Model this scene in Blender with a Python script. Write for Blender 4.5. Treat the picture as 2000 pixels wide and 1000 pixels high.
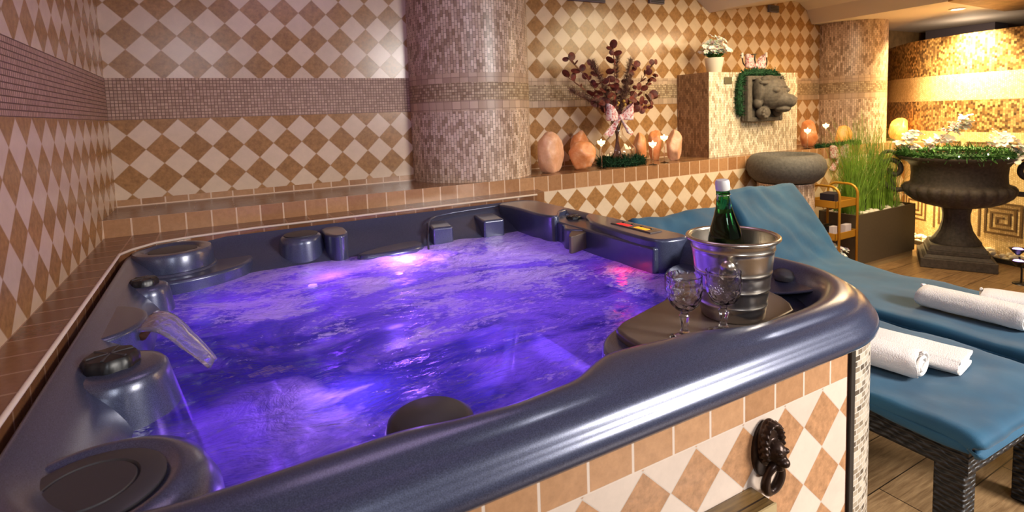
import bpy, bmesh, math, random
from mathutils import Vector, Matrix, noise
random.seed(7)
PI = math.pi
for o in list(bpy.data.objects): bpy.data.objects.remove(o)
S = bpy.context.scene
C = S.collection

# ------------------------------------------------------------------ camera
F_PX, CX, CY = 1062.25, 1000.0, 316.0
YAW, PITCH, ROLL = 0.50036, 0.08739, -0.03542
fwd0 = Vector((math.sin(YAW), math.cos(YAW), 0)); rt = Vector((math.cos(YAW), -math.sin(YAW), 0)); up0 = Vector((0, 0, 1))
fw = fwd0 * math.cos(PITCH) - up0 * math.sin(PITCH); u2 = up0 * math.cos(PITCH) + fwd0 * math.sin(PITCH)
r3 = rt * math.cos(ROLL) + u2 * math.sin(ROLL); u3 = u2 * math.cos(ROLL) - rt * math.sin(ROLL)
cam = bpy.data.cameras.new('camera'); co = bpy.data.objects.new('camera', cam); C.objects.link(co)
cam.sensor_fit = 'HORIZONTAL'; cam.sensor_width = 36; cam.lens = F_PX / 2000 * 36
cam.shift_x = (1000 - CX) / 2000; cam.shift_y = (CY - 500) / 2000
cam.clip_start = 0.02
co.matrix_world = Matrix(((r3.x, u3.x, -fw.x, 0.4306), (r3.y, u3.y, -fw.y, -2.7861), (r3.z, u3.z, -fw.z, 0.4575), (0, 0, 0, 1)))
S.camera = co
cam.dof.use_dof = True; cam.dof.focus_distance = 1.75; cam.dof.aperture_fstop = 5.6

# ------------------------------------------------------------------ world, lights, exposure
S.view_settings.view_transform = 'Standard'; S.view_settings.look = 'None'
S.view_settings.gamma = 1; S.view_settings.exposure = 0.0; S.view_settings.use_curve_mapping = False
w = bpy.data.worlds.new('world'); S.world = w; w.use_nodes = True
w.node_tree.nodes['Background'].inputs[0].default_value = (1.0, 0.78, 0.74, 1)
w.node_tree.nodes['Background'].inputs[1].default_value = 0.16

def light(name, kind, loc, energy, color, size=0.1, target=None, **k):
    d = bpy.data.lights.new(name, kind); d.energy = energy; d.color = color
    if kind == 'AREA':
        d.size = size
        if 'spread' in k: d.spread = k['spread']
        if 'size_y' in k: d.shape = 'RECTANGLE'; d.size_y = k['size_y']
    elif kind in ('POINT', 'SPOT'): d.shadow_soft_size = size
    if kind == 'SPOT': d.spot_size = k.get('cone', 1.2); d.spot_blend = k.get('blend', 0.6)
    o = bpy.data.objects.new(name, d); C.objects.link(o); o.location = loc
    if target is not None:
        o.rotation_euler = (Vector(target) - Vector(loc)).to_track_quat('-Z', 'Y').to_euler()
    return o
WARM = (1.0, 0.72, 0.42)
light('daylight_behind_camera', 'AREA', (0.1, -4.6, 1.25), 15, (0.88, 0.92, 1.0), 1.2, (1.4, -2.0, -0.7), size_y=0.9, spread=1.7)
light('added_rim_light', 'AREA', (3.2, -4.4, 1.2), 46, (1.0, 0.94, 0.88), 1.1, (2.1, -1.9, -0.6), size_y=0.8, spread=1.5)  # added area light out of view, for highlights on the right rim
light('added_ceiling_fill', 'AREA', (3.75, -0.9, 1.17), 24, (1.0, 0.80, 0.46), 0.8, (3.8, -0.2, 0), spread=2.5)  # added warm fill under the ceiling, over the lounge side
light('added_ceiling_fill', 'AREA', (4.7, -1.0, 1.18), 28, WARM, 0.7, (4.6, -0.9, 0))  # added warm fill to brighten the right side
light('added_ceiling_fill', 'AREA', (1.0, -1.3, 1.46), 4.5, (0.86, 0.62, 0.92), 0.8, (1.0, -1.0, 0))  # added lilac fill that tints the tub side cooler and pinker
light('downlight_beam', 'SPOT', (5.86, -0.58, 1.185), 520, (1.0, 0.76, 0.36), 0.03, (6.05, -0.62, 0.4), cone=1.75, blend=1.0)
light('added_column_fill', 'SPOT', (6.03, -0.42, 1.17), 110, (1.0, 0.76, 0.38), 0.04, (6.03, 0.20, 0.45), cone=1.1, blend=0.8)  # added spot standing in for wall bounce on the far column's edge
light('added_fill_behind_wall', 'POINT', (6.75, -0.30, 0.98), 4, (1.0, 0.80, 0.55), 0.08)  # added light that lifts the dark area above the curved wall
light('low_light', 'POINT', (5.82, -0.20, -0.45), 13, (1.0, 0.72, 0.30), 0.08)
# the tub's own lamps, under the water
VIO = (0.36, 0.16, 1.0)
for (x, y, z, e, c) in [(1.12, -0.56, -0.20, 4.8, (0.62, 0.26, 1.0)), (0.80, -0.62, -0.21, 1.4, (0.42, 0.12, 1.0)), (0.50, -0.80, -0.36, 2.2, (0.34, 0.10, 1.0)),
                        (0.66, -1.60, -0.22, 1.8, (0.80, 0.46, 1.0)), (0.72, -1.05, -0.50, 1.4, VIO), (1.10, -1.20, -0.48, 3.6, (0.38, 0.14, 1.0)),
                        (1.50, -0.80, -0.42, 4.0, VIO), (0.42, -1.55, -0.55, 0.35, (0.12, 0.05, 1.0)), (1.42, -1.35, -0.46, 2.0, VIO),
                        (1.00, -1.60, -0.40, 2.0, (0.34, 0.12, 1.0)), (1.74, -1.22, -0.17, 0.5, (1.0, 0.02, 0.06))]:
    light('tub_led_glow', 'POINT', (x, y, z), e, c, 0.035 if z > -0.3 else 0.11)

# ------------------------------------------------------------------ materials
def lin(c): return tuple((v / 255 / 12.92) if v / 255 <= 0.04045 else ((v / 255 + 0.055) / 1.055) ** 2.4 for v in c) + (1,)
class NT:
    def __init__(s, name):
        s.m = bpy.data.materials.new(name); s.m.use_nodes = True; s.t = s.m.node_tree; s.n = s.t.nodes; s.l = s.t.links
        s.b = s.n['Principled BSDF']; s.out = s.n['Material Output']
    def node(s, t, **k):
        x = s.n.new(t)
        for a, v in k.items():
            if a.startswith('i_'): x.inputs[int(a[2:])].default_value = v
            else: setattr(x, a, v)
        return x
    def math(s, op, a, b=None):
        x = s.n.new('ShaderNodeMath'); x.operation = op
        for i, v in enumerate((a, b)):
            if v is None: continue
            if isinstance(v, (int, float)): x.inputs[i].default_value = v
            else: s.l.new(v, x.inputs[i])
        return x.outputs[0]
    def mix(s, f, a, b, blend='MIX'):
        x = s.n.new('ShaderNodeMix'); x.data_type = 'RGBA'; x.blend_type = blend
        for i, v in ((0, f), (6, a), (7, b)):
            if isinstance(v, (int, float)): x.inputs[i].default_value = v
            elif isinstance(v, tuple): x.inputs[i].default_value = v
            else: s.l.new(v, x.inputs[i])
        return x.outputs[2]
    def ramp(s, f, stops):
        x = s.n.new('ShaderNodeValToRGB'); s.l.new(f, x.inputs[0]); e = x.color_ramp.elements
        while len(e) < len(stops): e.new(0.5)
        for q, (p, c) in zip(e, stops): q.position = p; q.color = c
        return x.outputs[0]
    def noise(s, scale, detail=2, vec=None, dist=0, rough=0.5):
        x = s.n.new('ShaderNodeTexNoise'); x.inputs['Scale'].default_value = scale; x.inputs['Detail'].default_value = detail
        x.inputs['Distortion'].default_value = dist; x.inputs['Roughness'].default_value = rough
        if vec is None:
            if not hasattr(s, 'tc'): s.tc = s.n.new('ShaderNodeTexCoord')
            vec = s.tc.outputs['Object']
        s.l.new(vec, x.inputs['Vector']); return x.outputs[0]
    def bump(s, h, strength=0.3, dist=0.002):
        x = s.n.new('ShaderNodeBump'); x.inputs['Strength'].default_value = strength; x.inputs['Distance'].default_value = dist
        s.l.new(h, x.inputs['Height']); s.l.new(x.outputs[0], s.b.inputs['Normal']); return x.outputs[0]
    def set(s, **k):
        for a, v in k.items(): s.b.inputs[a.replace('_', ' ')].default_value = v
        return s

def plain(name, c, rough=0.5, metal=0.0, var=0.0, nscale=20, bump=0.0, bscale=60, **k):
    t = NT(name); t.set(Roughness=rough, Metallic=metal); c = lin(c)
    if var:
        n = t.noise(nscale, 4)
        r = t.ramp(n, [(0.3, tuple(v * (1 - var) for v in c[:3]) + (1,)), (0.7, tuple(min(1, v * (1 + var)) for v in c[:3]) + (1,))])
        t.l.new(r, t.b.inputs['Base Color'])
    else: t.b.inputs['Base Color'].default_value = c
    if bump: t.bump(t.noise(bscale, 3), bump, 0.003)
    for a, v in k.items(): t.b.inputs[a.replace('_', ' ')].default_value = v
    return t.m

LIGHT_T, DARK_T, GROUT = (224, 198, 170), (166, 122, 76), (184, 150, 116)
def uvnode(t):
    x = t.n.new('ShaderNodeUVMap'); x.uv_map = 'UVMap'; sp = t.n.new('ShaderNodeSeparateXYZ'); t.l.new(x.outputs[0], sp.inputs[0]); return x, sp
def mottled(t, dark, light_, scale=45):
    n = t.noise(scale, 5, rough=0.7); n2 = t.noise(9, 2)
    a = t.ramp(n, [(0.30, dark), (0.72, light_)])
    return a
def diamond(name, u0, v0, D, lightc=LIGHT_T, darkc=DARK_T, grout=GROUT, mort=0.012, rough=0.22):
    t = NT(name); uv, sp = uvnode(t)
    u = t.math('DIVIDE', t.math('SUBTRACT', sp.outputs[0], u0), D); v = t.math('DIVIDE', t.math('SUBTRACT', sp.outputs[1], v0), D)
    a = t.math('ADD', t.math('ADD', u, v), 100.5); b = t.math('ADD', t.math('SUBTRACT', u, v), 100.5)
    par = t.math('FLOORED_MODULO', t.math('ADD', t.math('FLOOR', a), t.math('FLOOR', b)), 2.0)
    fa = t.math('ABSOLUTE', t.math('SUBTRACT', t.math('FRACT', a), 0.5)); fb = t.math('ABSOLUTE', t.math('SUBTRACT', t.math('FRACT', b), 0.5))
    g = t.math('GREATER_THAN', t.math('MAXIMUM', fa, fb), 0.5 - mort)
    cv = t.n.new('ShaderNodeCombineXYZ'); t.l.new(t.math('FLOOR', a), cv.inputs[0]); t.l.new(t.math('FLOOR', b), cv.inputs[1])
    wn = t.n.new('ShaderNodeTexWhiteNoise'); wn.noise_dimensions = '2D'; t.l.new(cv.outputs[0], wn.inputs['Vector'])
    d = lin(darkc); dk = mottled(t, tuple(x * 0.72 for x in d[:3]) + (1,), tuple(min(1, x * 1.35) for x in d[:3]) + (1,))
    l = lin(lightc); lt = mottled(t, tuple(x * 0.93 for x in l[:3]) + (1,), tuple(min(1, x * 1.05) for x in l[:3]) + (1,), 20)
    col = t.mix(par, dk, lt)
    col = t.mix(0.22, col, t.mix(wn.outputs[0], (0.55, 0.52, 0.5, 1), (1, 1, 1, 1)), 'MULTIPLY')
    col = t.mix(g, col, lin(grout)); t.l.new(col, t.b.inputs['Base Color'])
    t.set(Roughness=rough); t.bump(t.math('MULTIPLY', g, -1.0), 0.5, 0.002); return t.m
def brick(name, bw, bh, c1, c2, grout, mort=0.001, off=0.0, u0=0, v0=0, swap=False, mott=0.0, bias=0.0, rough=0.25, c3=None):
    t = NT(name); uv, sp = uvnode(t)
    U = t.math('ADD', sp.outputs[0], -u0 + bw * 400); V = t.math('ADD', sp.outputs[1], -v0 + bh * 400)
    if swap: U = t.math('ADD', sp.outputs[1], -v0 + bw * 400); V = t.math('ADD', sp.outputs[0], -u0 + bh * 400)
    cv = t.n.new('ShaderNodeCombineXYZ'); t.l.new(U, cv.inputs[0]); t.l.new(V, cv.inputs[1])
    br = t.n.new('ShaderNodeTexBrick'); br.offset = off; br.squash = 1; t.l.new(cv.outputs[0], br.inputs['Vector'])
    br.inputs['Scale'].default_value = 1; br.inputs['Mortar Size'].default_value = mort; br.inputs['Mortar Smooth'].default_value = 0.1
    br.inputs['Bias'].default_value = bias; br.inputs['Brick Width'].default_value = bw; br.inputs['Row Height'].default_value = bh
    br.inputs['Color1'].default_value = (0, 0, 0, 1); br.inputs['Color2'].default_value = (1, 1, 1, 1); br.inputs['Mortar'].default_value = (0.5, 0.5, 0.5, 1)
    if c3: col = t.ramp(br.outputs[0], [(0.0, lin(c1)), (0.35, lin(c3)), (0.9, lin(c2))])
    else: col = t.ramp(br.outputs[0], [(0.05, lin(c1)), (0.95, lin(c2))])
    if mott:
        n = t.noise(45, 5, rough=0.7); col = t.mix(mott, col, t.ramp(n, [(0.3, (0.45, 0.40, 0.36, 1)), (0.7, (1.0, 1.0, 1.0, 1))]), 'MULTIPLY')
    col = t.mix(br.outputs[1], col, lin(grout)); t.l.new(col, t.b.inputs['Base Color'])
    t.set(Roughness=rough); t.bump(t.math('MULTIPLY', br.outputs[1], -1.0), 0.5, 0.002); return t.m

M = {}
M['dia_back_up'] = diamond('diamond_tiles_back_upper', 2.3963, 1.0455, 0.1439)
M['dia_back_lo'] = diamond('diamond_tiles_back_lower', 0.0671, 0.2042, 0.1439)
M['dia_left_up'] = diamond('diamond_tiles_left_upper', -0.21, 1.0455, 0.1439)
M['dia_left_lo'] = diamond('diamond_tiles_left_lower', -0.198, 0.2042, 0.1439)
M['dia_tub'] = diamond('diamond_tiles_tub', 1.625, -0.274, 0.137, lightc=(228, 208, 190), darkc=(188, 140, 100), mort=0.010, grout=(205, 190, 175))
M['dia_shelf'] = diamond('diamond_tiles_under_shelf', 2.268, -0.0985, 0.144, lightc=(222, 200, 172))
M['sq_shelf'] = brick('square_tiles_shelf', 0.1, 0.1, (164, 118, 80), (190, 144, 102), (216, 186, 158), 0.0035, mott=0.4, v0=-0.022)
M['sq_ledge'] = brick('square_tiles_ledge', 0.1, 0.104, (118, 78, 52), (138, 94, 62), (160, 124, 98), 0.0035, mott=0.5, v0=-0.2)
M['sq_tub'] = brick('square_tiles_tub', 0.1, 0.2, (186, 138, 98), (206, 158, 116), (226, 206, 188), 0.003, u0=0.7539, v0=-0.2013, mott=0.4)
M['grid_band'] = brick('small_square_mosaic', 0.0155, 0.0155, (166, 132, 108), (196, 162, 136), (120, 88, 70), 0.0016, rough=0.5)
M['grid_band2'] = brick('small_mixed_mosaic', 0.016, 0.016, (150, 122, 92), (208, 184, 150), (120, 96, 74), 0.0014, rough=0.5)
M['grid_left'] = brick('left_wall_mosaic', 0.0155, 0.0165, (170, 134, 112), (192, 156, 134), (106, 76, 62), 0.0018, rough=0.5)
M['mos_col'] = brick('column_mosaic', 0.035, 0.0165, (150, 122, 98), (226, 202, 180), (116, 94, 80), 0.0012, off=0.5, swap=True, c3=(196, 168, 144), rough=0.3)
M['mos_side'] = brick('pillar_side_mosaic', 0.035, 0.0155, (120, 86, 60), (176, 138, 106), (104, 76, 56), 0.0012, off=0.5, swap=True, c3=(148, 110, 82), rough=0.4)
M['mos_dark'] = brick('dark_mixed_mosaic', 0.022, 0.018, (66, 44, 24), (190, 152, 98), (104, 80, 48), 0.0012, off=0.5, swap=True, c3=(118, 86, 48), rough=0.35)
M['mos_pale'] = brick('pale_mosaic', 0.018, 0.014, (200, 172, 124), (232, 208, 164), (170, 140, 96), 0.0012, off=0.5, swap=True, rough=0.35)
M['mos_corner'] = brick('tub_corner_mosaic', 0.024, 0.0145, (92, 80, 66), (206, 192, 170), (214, 204, 190), 0.0015, off=0.5, c3=(150, 134, 112), rough=0.4)
M['sq_band'] = brick('band_squares', 0.05, 0.045, (176, 148, 124), (206, 178, 152), (140, 114, 94), 0.0014, rough=0.35)
M['paint'] = plain('white_painted_ceiling', (212, 198, 188), 0.7)
M['trim_brown'] = plain('brown_plaster', (150, 118, 78), 0.7, var=0.3, nscale=12)
M['grey_paint'] = plain('grey_wall_paint', (112, 104, 118), 0.7)
M['dark_paint'] = plain('dark_wall_paint', (34, 34, 42), 0.7)
M['caulk'] = plain('white_caulk', (212, 192, 176), 0.6, bump=0.4)
M['black'] = plain('black_plastic', (22, 22, 26), 0.35)
M['blacktrim'] = plain('dark_edge_trim', (52, 48, 44), 0.4)
M['rust'] = plain('raw_tile_edge', (104, 62, 40), 0.8, var=0.5, nscale=30)
M['disc'] = plain('grey_pillow_vinyl', (58, 56, 60), 0.45)
M['lid'] = plain('brown_grey_lid', (96, 84, 76), 0.3, var=0.15, nscale=9)
M['steel'] = plain('brushed_steel', (214, 206, 192), 0.27, 1.0)
M['teal'] = None
M['rattan'] = None
M['towel'] = plain('white_towelling', (232, 226, 220), 0.9, bump=0.6, bscale=260)
M['bronze'] = plain('dark_bronze', (58, 42, 34), 0.32, 0.55, var=0.35, nscale=40)
M['stone'] = plain('dark_carved_stone', (92, 84, 76), 0.75, var=0.3, nscale=40, bump=0.5, bscale=120)
M['basin'] = plain('charcoal_stone', (84, 80, 76), 0.7, var=0.25, nscale=60, bump=0.4, bscale=150)
M['urn'] = plain('dark_cast_iron', (74, 66, 60), 0.7, var=0.3, nscale=50, bump=0.4, bscale=130)
M['moss'] = plain('green_moss', (20, 66, 34), 0.9, var=0.6, nscale=80)
M['leaf'] = plain('green_leaves', (58, 104, 42), 0.6, var=0.4, nscale=50)
M['grass'] = plain('grass_blades', (116, 156, 50), 0.55, var=0.5, nscale=14)
M['burg'] = plain('burgundy_leaves', (100, 38, 28), 0.6, var=0.65, nscale=30)
M['dry'] = plain('dried_brown_twigs', (112, 70, 50), 0.8, var=0.5, nscale=30)
M['feather'] = plain('dried_mauve_plumes', (134, 98, 80), 0.9, var=0.4, nscale=40)
M['petal'] = plain('white_petals', (248, 244, 234), 0.6, Subsurface_Weight=0.7, Subsurface_Scale=0.02)
M['whitepot'] = plain('white_ceramic', (230, 222, 208), 0.3)
M['gold'] = plain('gold_painted_metal', (196, 142, 44), 0.4, 0.35)
M['box'] = plain('taupe_planter', (92, 80, 62), 0.6, var=0.08, nscale=60)
M['soil'] = plain('dark_soil', (44, 38, 30), 0.9)
M['pebble'] = plain('white_pebble', (232, 226, 212), 0.5)
M['paper'] = plain('pale_paper', (214, 206, 214), 0.7)
M['darkitem'] = plain('dark_navy_card', (30, 28, 44), 0.5)
M['capwhite'] = plain('white_cap', (232, 230, 226), 0.4)
M['key'] = plain('dark_key_mosaic', (96, 70, 40), 0.5, var=0.4, nscale=120)

def ribbon():
    t = NT('floral_ribbon'); n = t.noise(70, 2)
    c = t.ramp(n, [(0.40, lin((236, 222, 224))), (0.55, lin((222, 170, 172))), (0.62, lin((190, 96, 104)))])
    t.l.new(c, t.b.inputs['Base Color']); t.set(Roughness=0.8); return t.m
M['ribbon'] = ribbon()
def teal():
    t = NT('teal_canvas'); n = t.noise(6, 3); c = t.ramp(n, [(0.3, lin((12, 66, 94))), (0.7, lin((20, 84, 114)))])
    t.l.new(c, t.b.inputs['Base Color']); t.set(Roughness=0.75)
    wv = t.n.new('ShaderNodeTexNoise'); wv.inputs['Scale'].default_value = 420; t.l.new(t.tc.outputs['Object'], wv.inputs['Vector'])
    t.bump(wv.outputs[0], 0.35, 0.001); t.b.inputs['Sheen Weight'].default_value = 0.15; return t.m
M['teal'] = teal()
def rattan():
    t = NT('black_rattan'); x = t.n.new('ShaderNodeTexWave'); x.bands_direction = 'Z'; x.inputs['Scale'].default_value = 22; x.inputs['Distortion'].default_value = 3
    y = t.n.new('ShaderNodeTexWave'); y.bands_direction = 'DIAGONAL'; y.inputs['Scale'].default_value = 16
    tc = t.n.new('ShaderNodeTexCoord'); t.l.new(tc.outputs['Object'], x.inputs[0]); t.l.new(tc.outputs['Object'], y.inputs[0])
    h = t.math('ADD', x.outputs[1], y.outputs[1]); t.bump(h, 1.0, 0.006)
    c = t.ramp(h, [(0.2, lin((14, 13, 13))), (1.0, lin((46, 44, 44)))]); t.l.new(c, t.b.inputs['Base Color']); t.set(Roughness=0.5); return t.m
M['rattan'] = rattan()
def shellmat():
    t = NT('pearl_navy_acrylic'); n = t.noise(900, 1); c = t.ramp(n, [(0.35, lin((52, 56, 78))), (0.7, lin((92, 100, 130)))])
    t.l.new(c, t.b.inputs['Base Color']); t.set(Roughness=0.30, Metallic=0.35)
    t.b.inputs['Coat Weight'].default_value = 0.8; t.b.inputs['Coat Roughness'].default_value = 0.20
    t.bump(t.noise(500, 2), 0.06, 0.001); return t.m
M['shell'] = shellmat()
def glassmat(name, col=(1, 1, 1), rough=0.0, bumpy=False, ior=1.45):
    t = NT(name); t.set(Roughness=rough, IOR=ior); t.b.inputs['Transmission Weight'].default_value = 1; t.b.inputs['Base Color'].default_value = col + (1,)
    if bumpy:
        v = t.n.new('ShaderNodeTexVoronoi'); v.inputs['Scale'].default_value = 75; tc = t.n.new('ShaderNodeTexCoord'); t.l.new(tc.outputs['Object'], v.inputs['Vector']); t.bump(v.outputs[0], 0.7, 0.003)
    return t.m
M['glass'] = glassmat('clear_glass'); M['cutglass'] = glassmat('pressed_glass', bumpy=True)
M['green'] = glassmat('green_bottle_glass', (0.05, 0.42, 0.10))
M['wine'] = plain('dark_wine', (16, 14, 8), 0.1)
def emis(name, c, e, base=None):
    t = NT(name); t.b.inputs['Base Color'].default_value = lin(base or c); t.b.inputs['Emission Color'].default_value = lin(c); t.b.inputs['Emission Strength'].default_value = e; return t.m
M['flame'] = emis('candle_flame', (255, 226, 160), 12); M['wax'] = emis('lit_tealight_wax', (255, 214, 150), 5.0)
M['lamp'] = emis('lamp_face', (255, 244, 220), 14)
M['led'] = emis('violet_led', (190, 150, 255), 9); M['ledred'] = emis('red_led', (255, 50, 60), 9)
M['dispred'] = emis('red_display', (255, 40, 40), 1.2); M['dispamb'] = emis('amber_display', (255, 170, 40), 0.9)
M['purplelamp'] = emis('violet_lamp_face', (196, 160, 255), 4)
def salt(name, c1, c2, glow):
    t = NT(name); n = t.noise(14, 5, rough=0.65, dist=0.6); c = t.ramp(n, [(0.3, lin(c1)), (0.55, lin(c2)), (0.75, lin((236, 196, 168)))])
    t.l.new(c, t.b.inputs['Base Color']); t.l.new(c, t.b.inputs['Emission Color']); t.b.inputs['Emission Strength'].default_value = glow
    t.set(Roughness=0.45); t.b.inputs['Subsurface Weight'].default_value = 0.2; t.b.inputs['Subsurface Radius'].default_value = (0.05, 0.02, 0.01)
    t.bump(t.noise(30, 4), 0.4, 0.006); return t.m
M['salt'] = salt('pink_salt', (204, 146, 108), (222, 170, 136), 0.05); M['salt2'] = salt('orange_salt', (206, 116, 56), (222, 150, 98), 0.08); M['salt3'] = salt('glowing_salt', (232, 150, 60), (246, 176, 92), 0.35)
def wood(name, c1, c2, axis_scale, plank=0.16, length=1.2):
    t = NT(name); uv, sp = uvnode(t)
    mp = t.n.new('ShaderNodeMapping'); mp.inputs['Scale'].default_value = axis_scale; t.l.new(uv.outputs[0], mp.inputs[0])
    n = t.noise(6, 6, vec=mp.outputs[0], rough=0.65, dist=0.4); c = t.ramp(n, [(0.28, lin(c1)), (0.7, lin(c2))])
    cv = t.n.new('ShaderNodeCombineXYZ'); t.l.new(t.math('ADD', sp.outputs[0], 50), cv.inputs[0]); t.l.new(t.math('ADD', sp.outputs[1], 50), cv.inputs[1])
    br = t.n.new('ShaderNodeTexBrick'); br.offset = 0.4; t.l.new(cv.outputs[0], br.inputs['Vector']); br.inputs['Scale'].default_value = 1; br.inputs['Mortar Size'].default_value = 0.002
    br.inputs['Brick Width'].default_value = length; br.inputs['Row Height'].default_value = plank
    br.inputs['Color1'].default_value = (0.55, 0.55, 0.55, 1); br.inputs['Color2'].default_value = (1, 1, 1, 1)
    c = t.mix(0.6, c, br.outputs[0], 'MULTIPLY'); c = t.mix(br.outputs[1], c, lin((46, 34, 24)))
    t.l.new(c, t.b.inputs['Base Color']); t.set(Roughness=0.35); return t.m
M['floor'] = wood('wood_look_floor_tiles', (112, 82, 54), (178, 144, 102), (1.2, 14, 1))
M['stepwood'] = wood('step_wood', (76, 56, 30), (134, 106, 62), (1.5, 20, 1), 0.5, 3)
M['steptrim'] = plain('pale_step_edge', (186, 164, 120), 0.5)

def watermat():
    t = NT('bubbling_violet_water'); t.n.remove(t.b)
    tc = t.n.new('ShaderNodeTexCoord'); mp = t.n.new('ShaderNodeMapping'); mp.inputs['Rotation'].default_value = (0, 0, 0.30); mp.inputs['Scale'].default_value = (1.0, 1.6, 1)
    t.l.new(tc.outputs['Object'], mp.inputs[0])
    f1 = t.noise(2.3, 9, vec=mp.outputs[0], dist=1.3, rough=0.66); f2 = t.noise(42, 5, vec=mp.outputs[0], rough=0.75, dist=0.6)
    sp = t.n.new('ShaderNodeSeparateXYZ'); t.l.new(tc.outputs['Object'], sp.inputs[0])
    # denser foam towards the back and right, where the jets run
    bias = t.math('ADD', t.math('MULTIPLY', t.math('ADD', sp.outputs[1], 1.20), 0.17), t.math('MULTIPLY', t.math('ADD', sp.outputs[0], -0.9), 0.07))
    f = t.math('ADD', t.math('ADD', t.math('MULTIPLY', t.math('ADD', f2, -0.5), 0.55), f1), bias)
    foam = t.ramp(f, [(0.555, (0, 0, 0, 1)), (0.59, (0.60, 0.60, 0.60, 1)), (0.74, (0.9, 0.9, 0.9, 1))])
    fo = t.n.new('ShaderNodeSeparateColor'); t.l.new(foam, fo.inputs[0])
    bm = t.n.new('ShaderNodeBump'); bm.inputs['Strength'].default_value = 0.8; bm.inputs['Distance'].default_value = 0.03
    hh = t.math('ADD', t.noise(6, 6, vec=mp.outputs[0], dist=1.2, rough=0.6), t.math('MULTIPLY', f2, 0.12)); t.l.new(hh, bm.inputs['Height'])
    cn = t.math('ADD', t.noise(2.9, 6, vec=mp.outputs[0], dist=1.0, rough=0.6), t.math('ADD', t.math('MULTIPLY', t.math('ADD', sp.outputs[1], 1.30), 0.16), t.math('MULTIPLY', t.math('ADD', sp.outputs[0], -0.85), 0.10)))  # clarity noise, with dimmer light towards the front left put into the colour
    cloud_dimmed = t.ramp(cn, [(0.40, (0.05, 0.04, 0.40, 1)), (0.60, (0.56, 0.46, 1.0, 1))])
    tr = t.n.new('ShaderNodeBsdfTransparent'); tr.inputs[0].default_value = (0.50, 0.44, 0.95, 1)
    tl = t.n.new('ShaderNodeBsdfTranslucent'); t.l.new(cloud_dimmed, tl.inputs[0]); t.l.new(bm.outputs[0], tl.inputs['Normal'])
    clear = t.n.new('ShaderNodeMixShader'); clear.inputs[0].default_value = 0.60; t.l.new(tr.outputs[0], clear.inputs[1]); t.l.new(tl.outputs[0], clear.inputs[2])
    tf = t.n.new('ShaderNodeBsdfTranslucent'); tf.inputs[0].default_value = (0.85, 0.72, 0.98, 1); t.l.new(bm.outputs[0], tf.inputs['Normal'])
    df = t.n.new('ShaderNodeBsdfDiffuse'); df.inputs[0].default_value = (0.80, 0.72, 0.84, 1); t.l.new(bm.outputs[0], df.inputs['Normal'])
    fm = t.n.new('ShaderNodeMixShader'); fm.inputs[0].default_value = 0.50; t.l.new(tf.outputs[0], fm.inputs[1]); t.l.new(df.outputs[0], fm.inputs[2])
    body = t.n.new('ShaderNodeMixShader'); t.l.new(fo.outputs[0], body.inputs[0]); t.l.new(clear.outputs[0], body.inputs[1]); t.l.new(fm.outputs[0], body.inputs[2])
    gl = t.n.new('ShaderNodeBsdfGlossy'); gl.inputs['Roughness'].default_value = 0.06; t.l.new(bm.outputs[0], gl.inputs['Normal'])
    fr = t.n.new('ShaderNodeFresnel'); fr.inputs[0].default_value = 1.33; t.l.new(bm.outputs[0], fr.inputs['Normal'])
    fin = t.n.new('ShaderNodeMixShader'); t.l.new(fr.outputs[0], fin.inputs[0]); t.l.new(body.outputs[0], fin.inputs[1]); t.l.new(gl.outputs[0], fin.inputs[2])
    t.l.new(fin.outputs[0], t.out.inputs[0]); return t.m
M['water'] = watermat()

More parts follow.
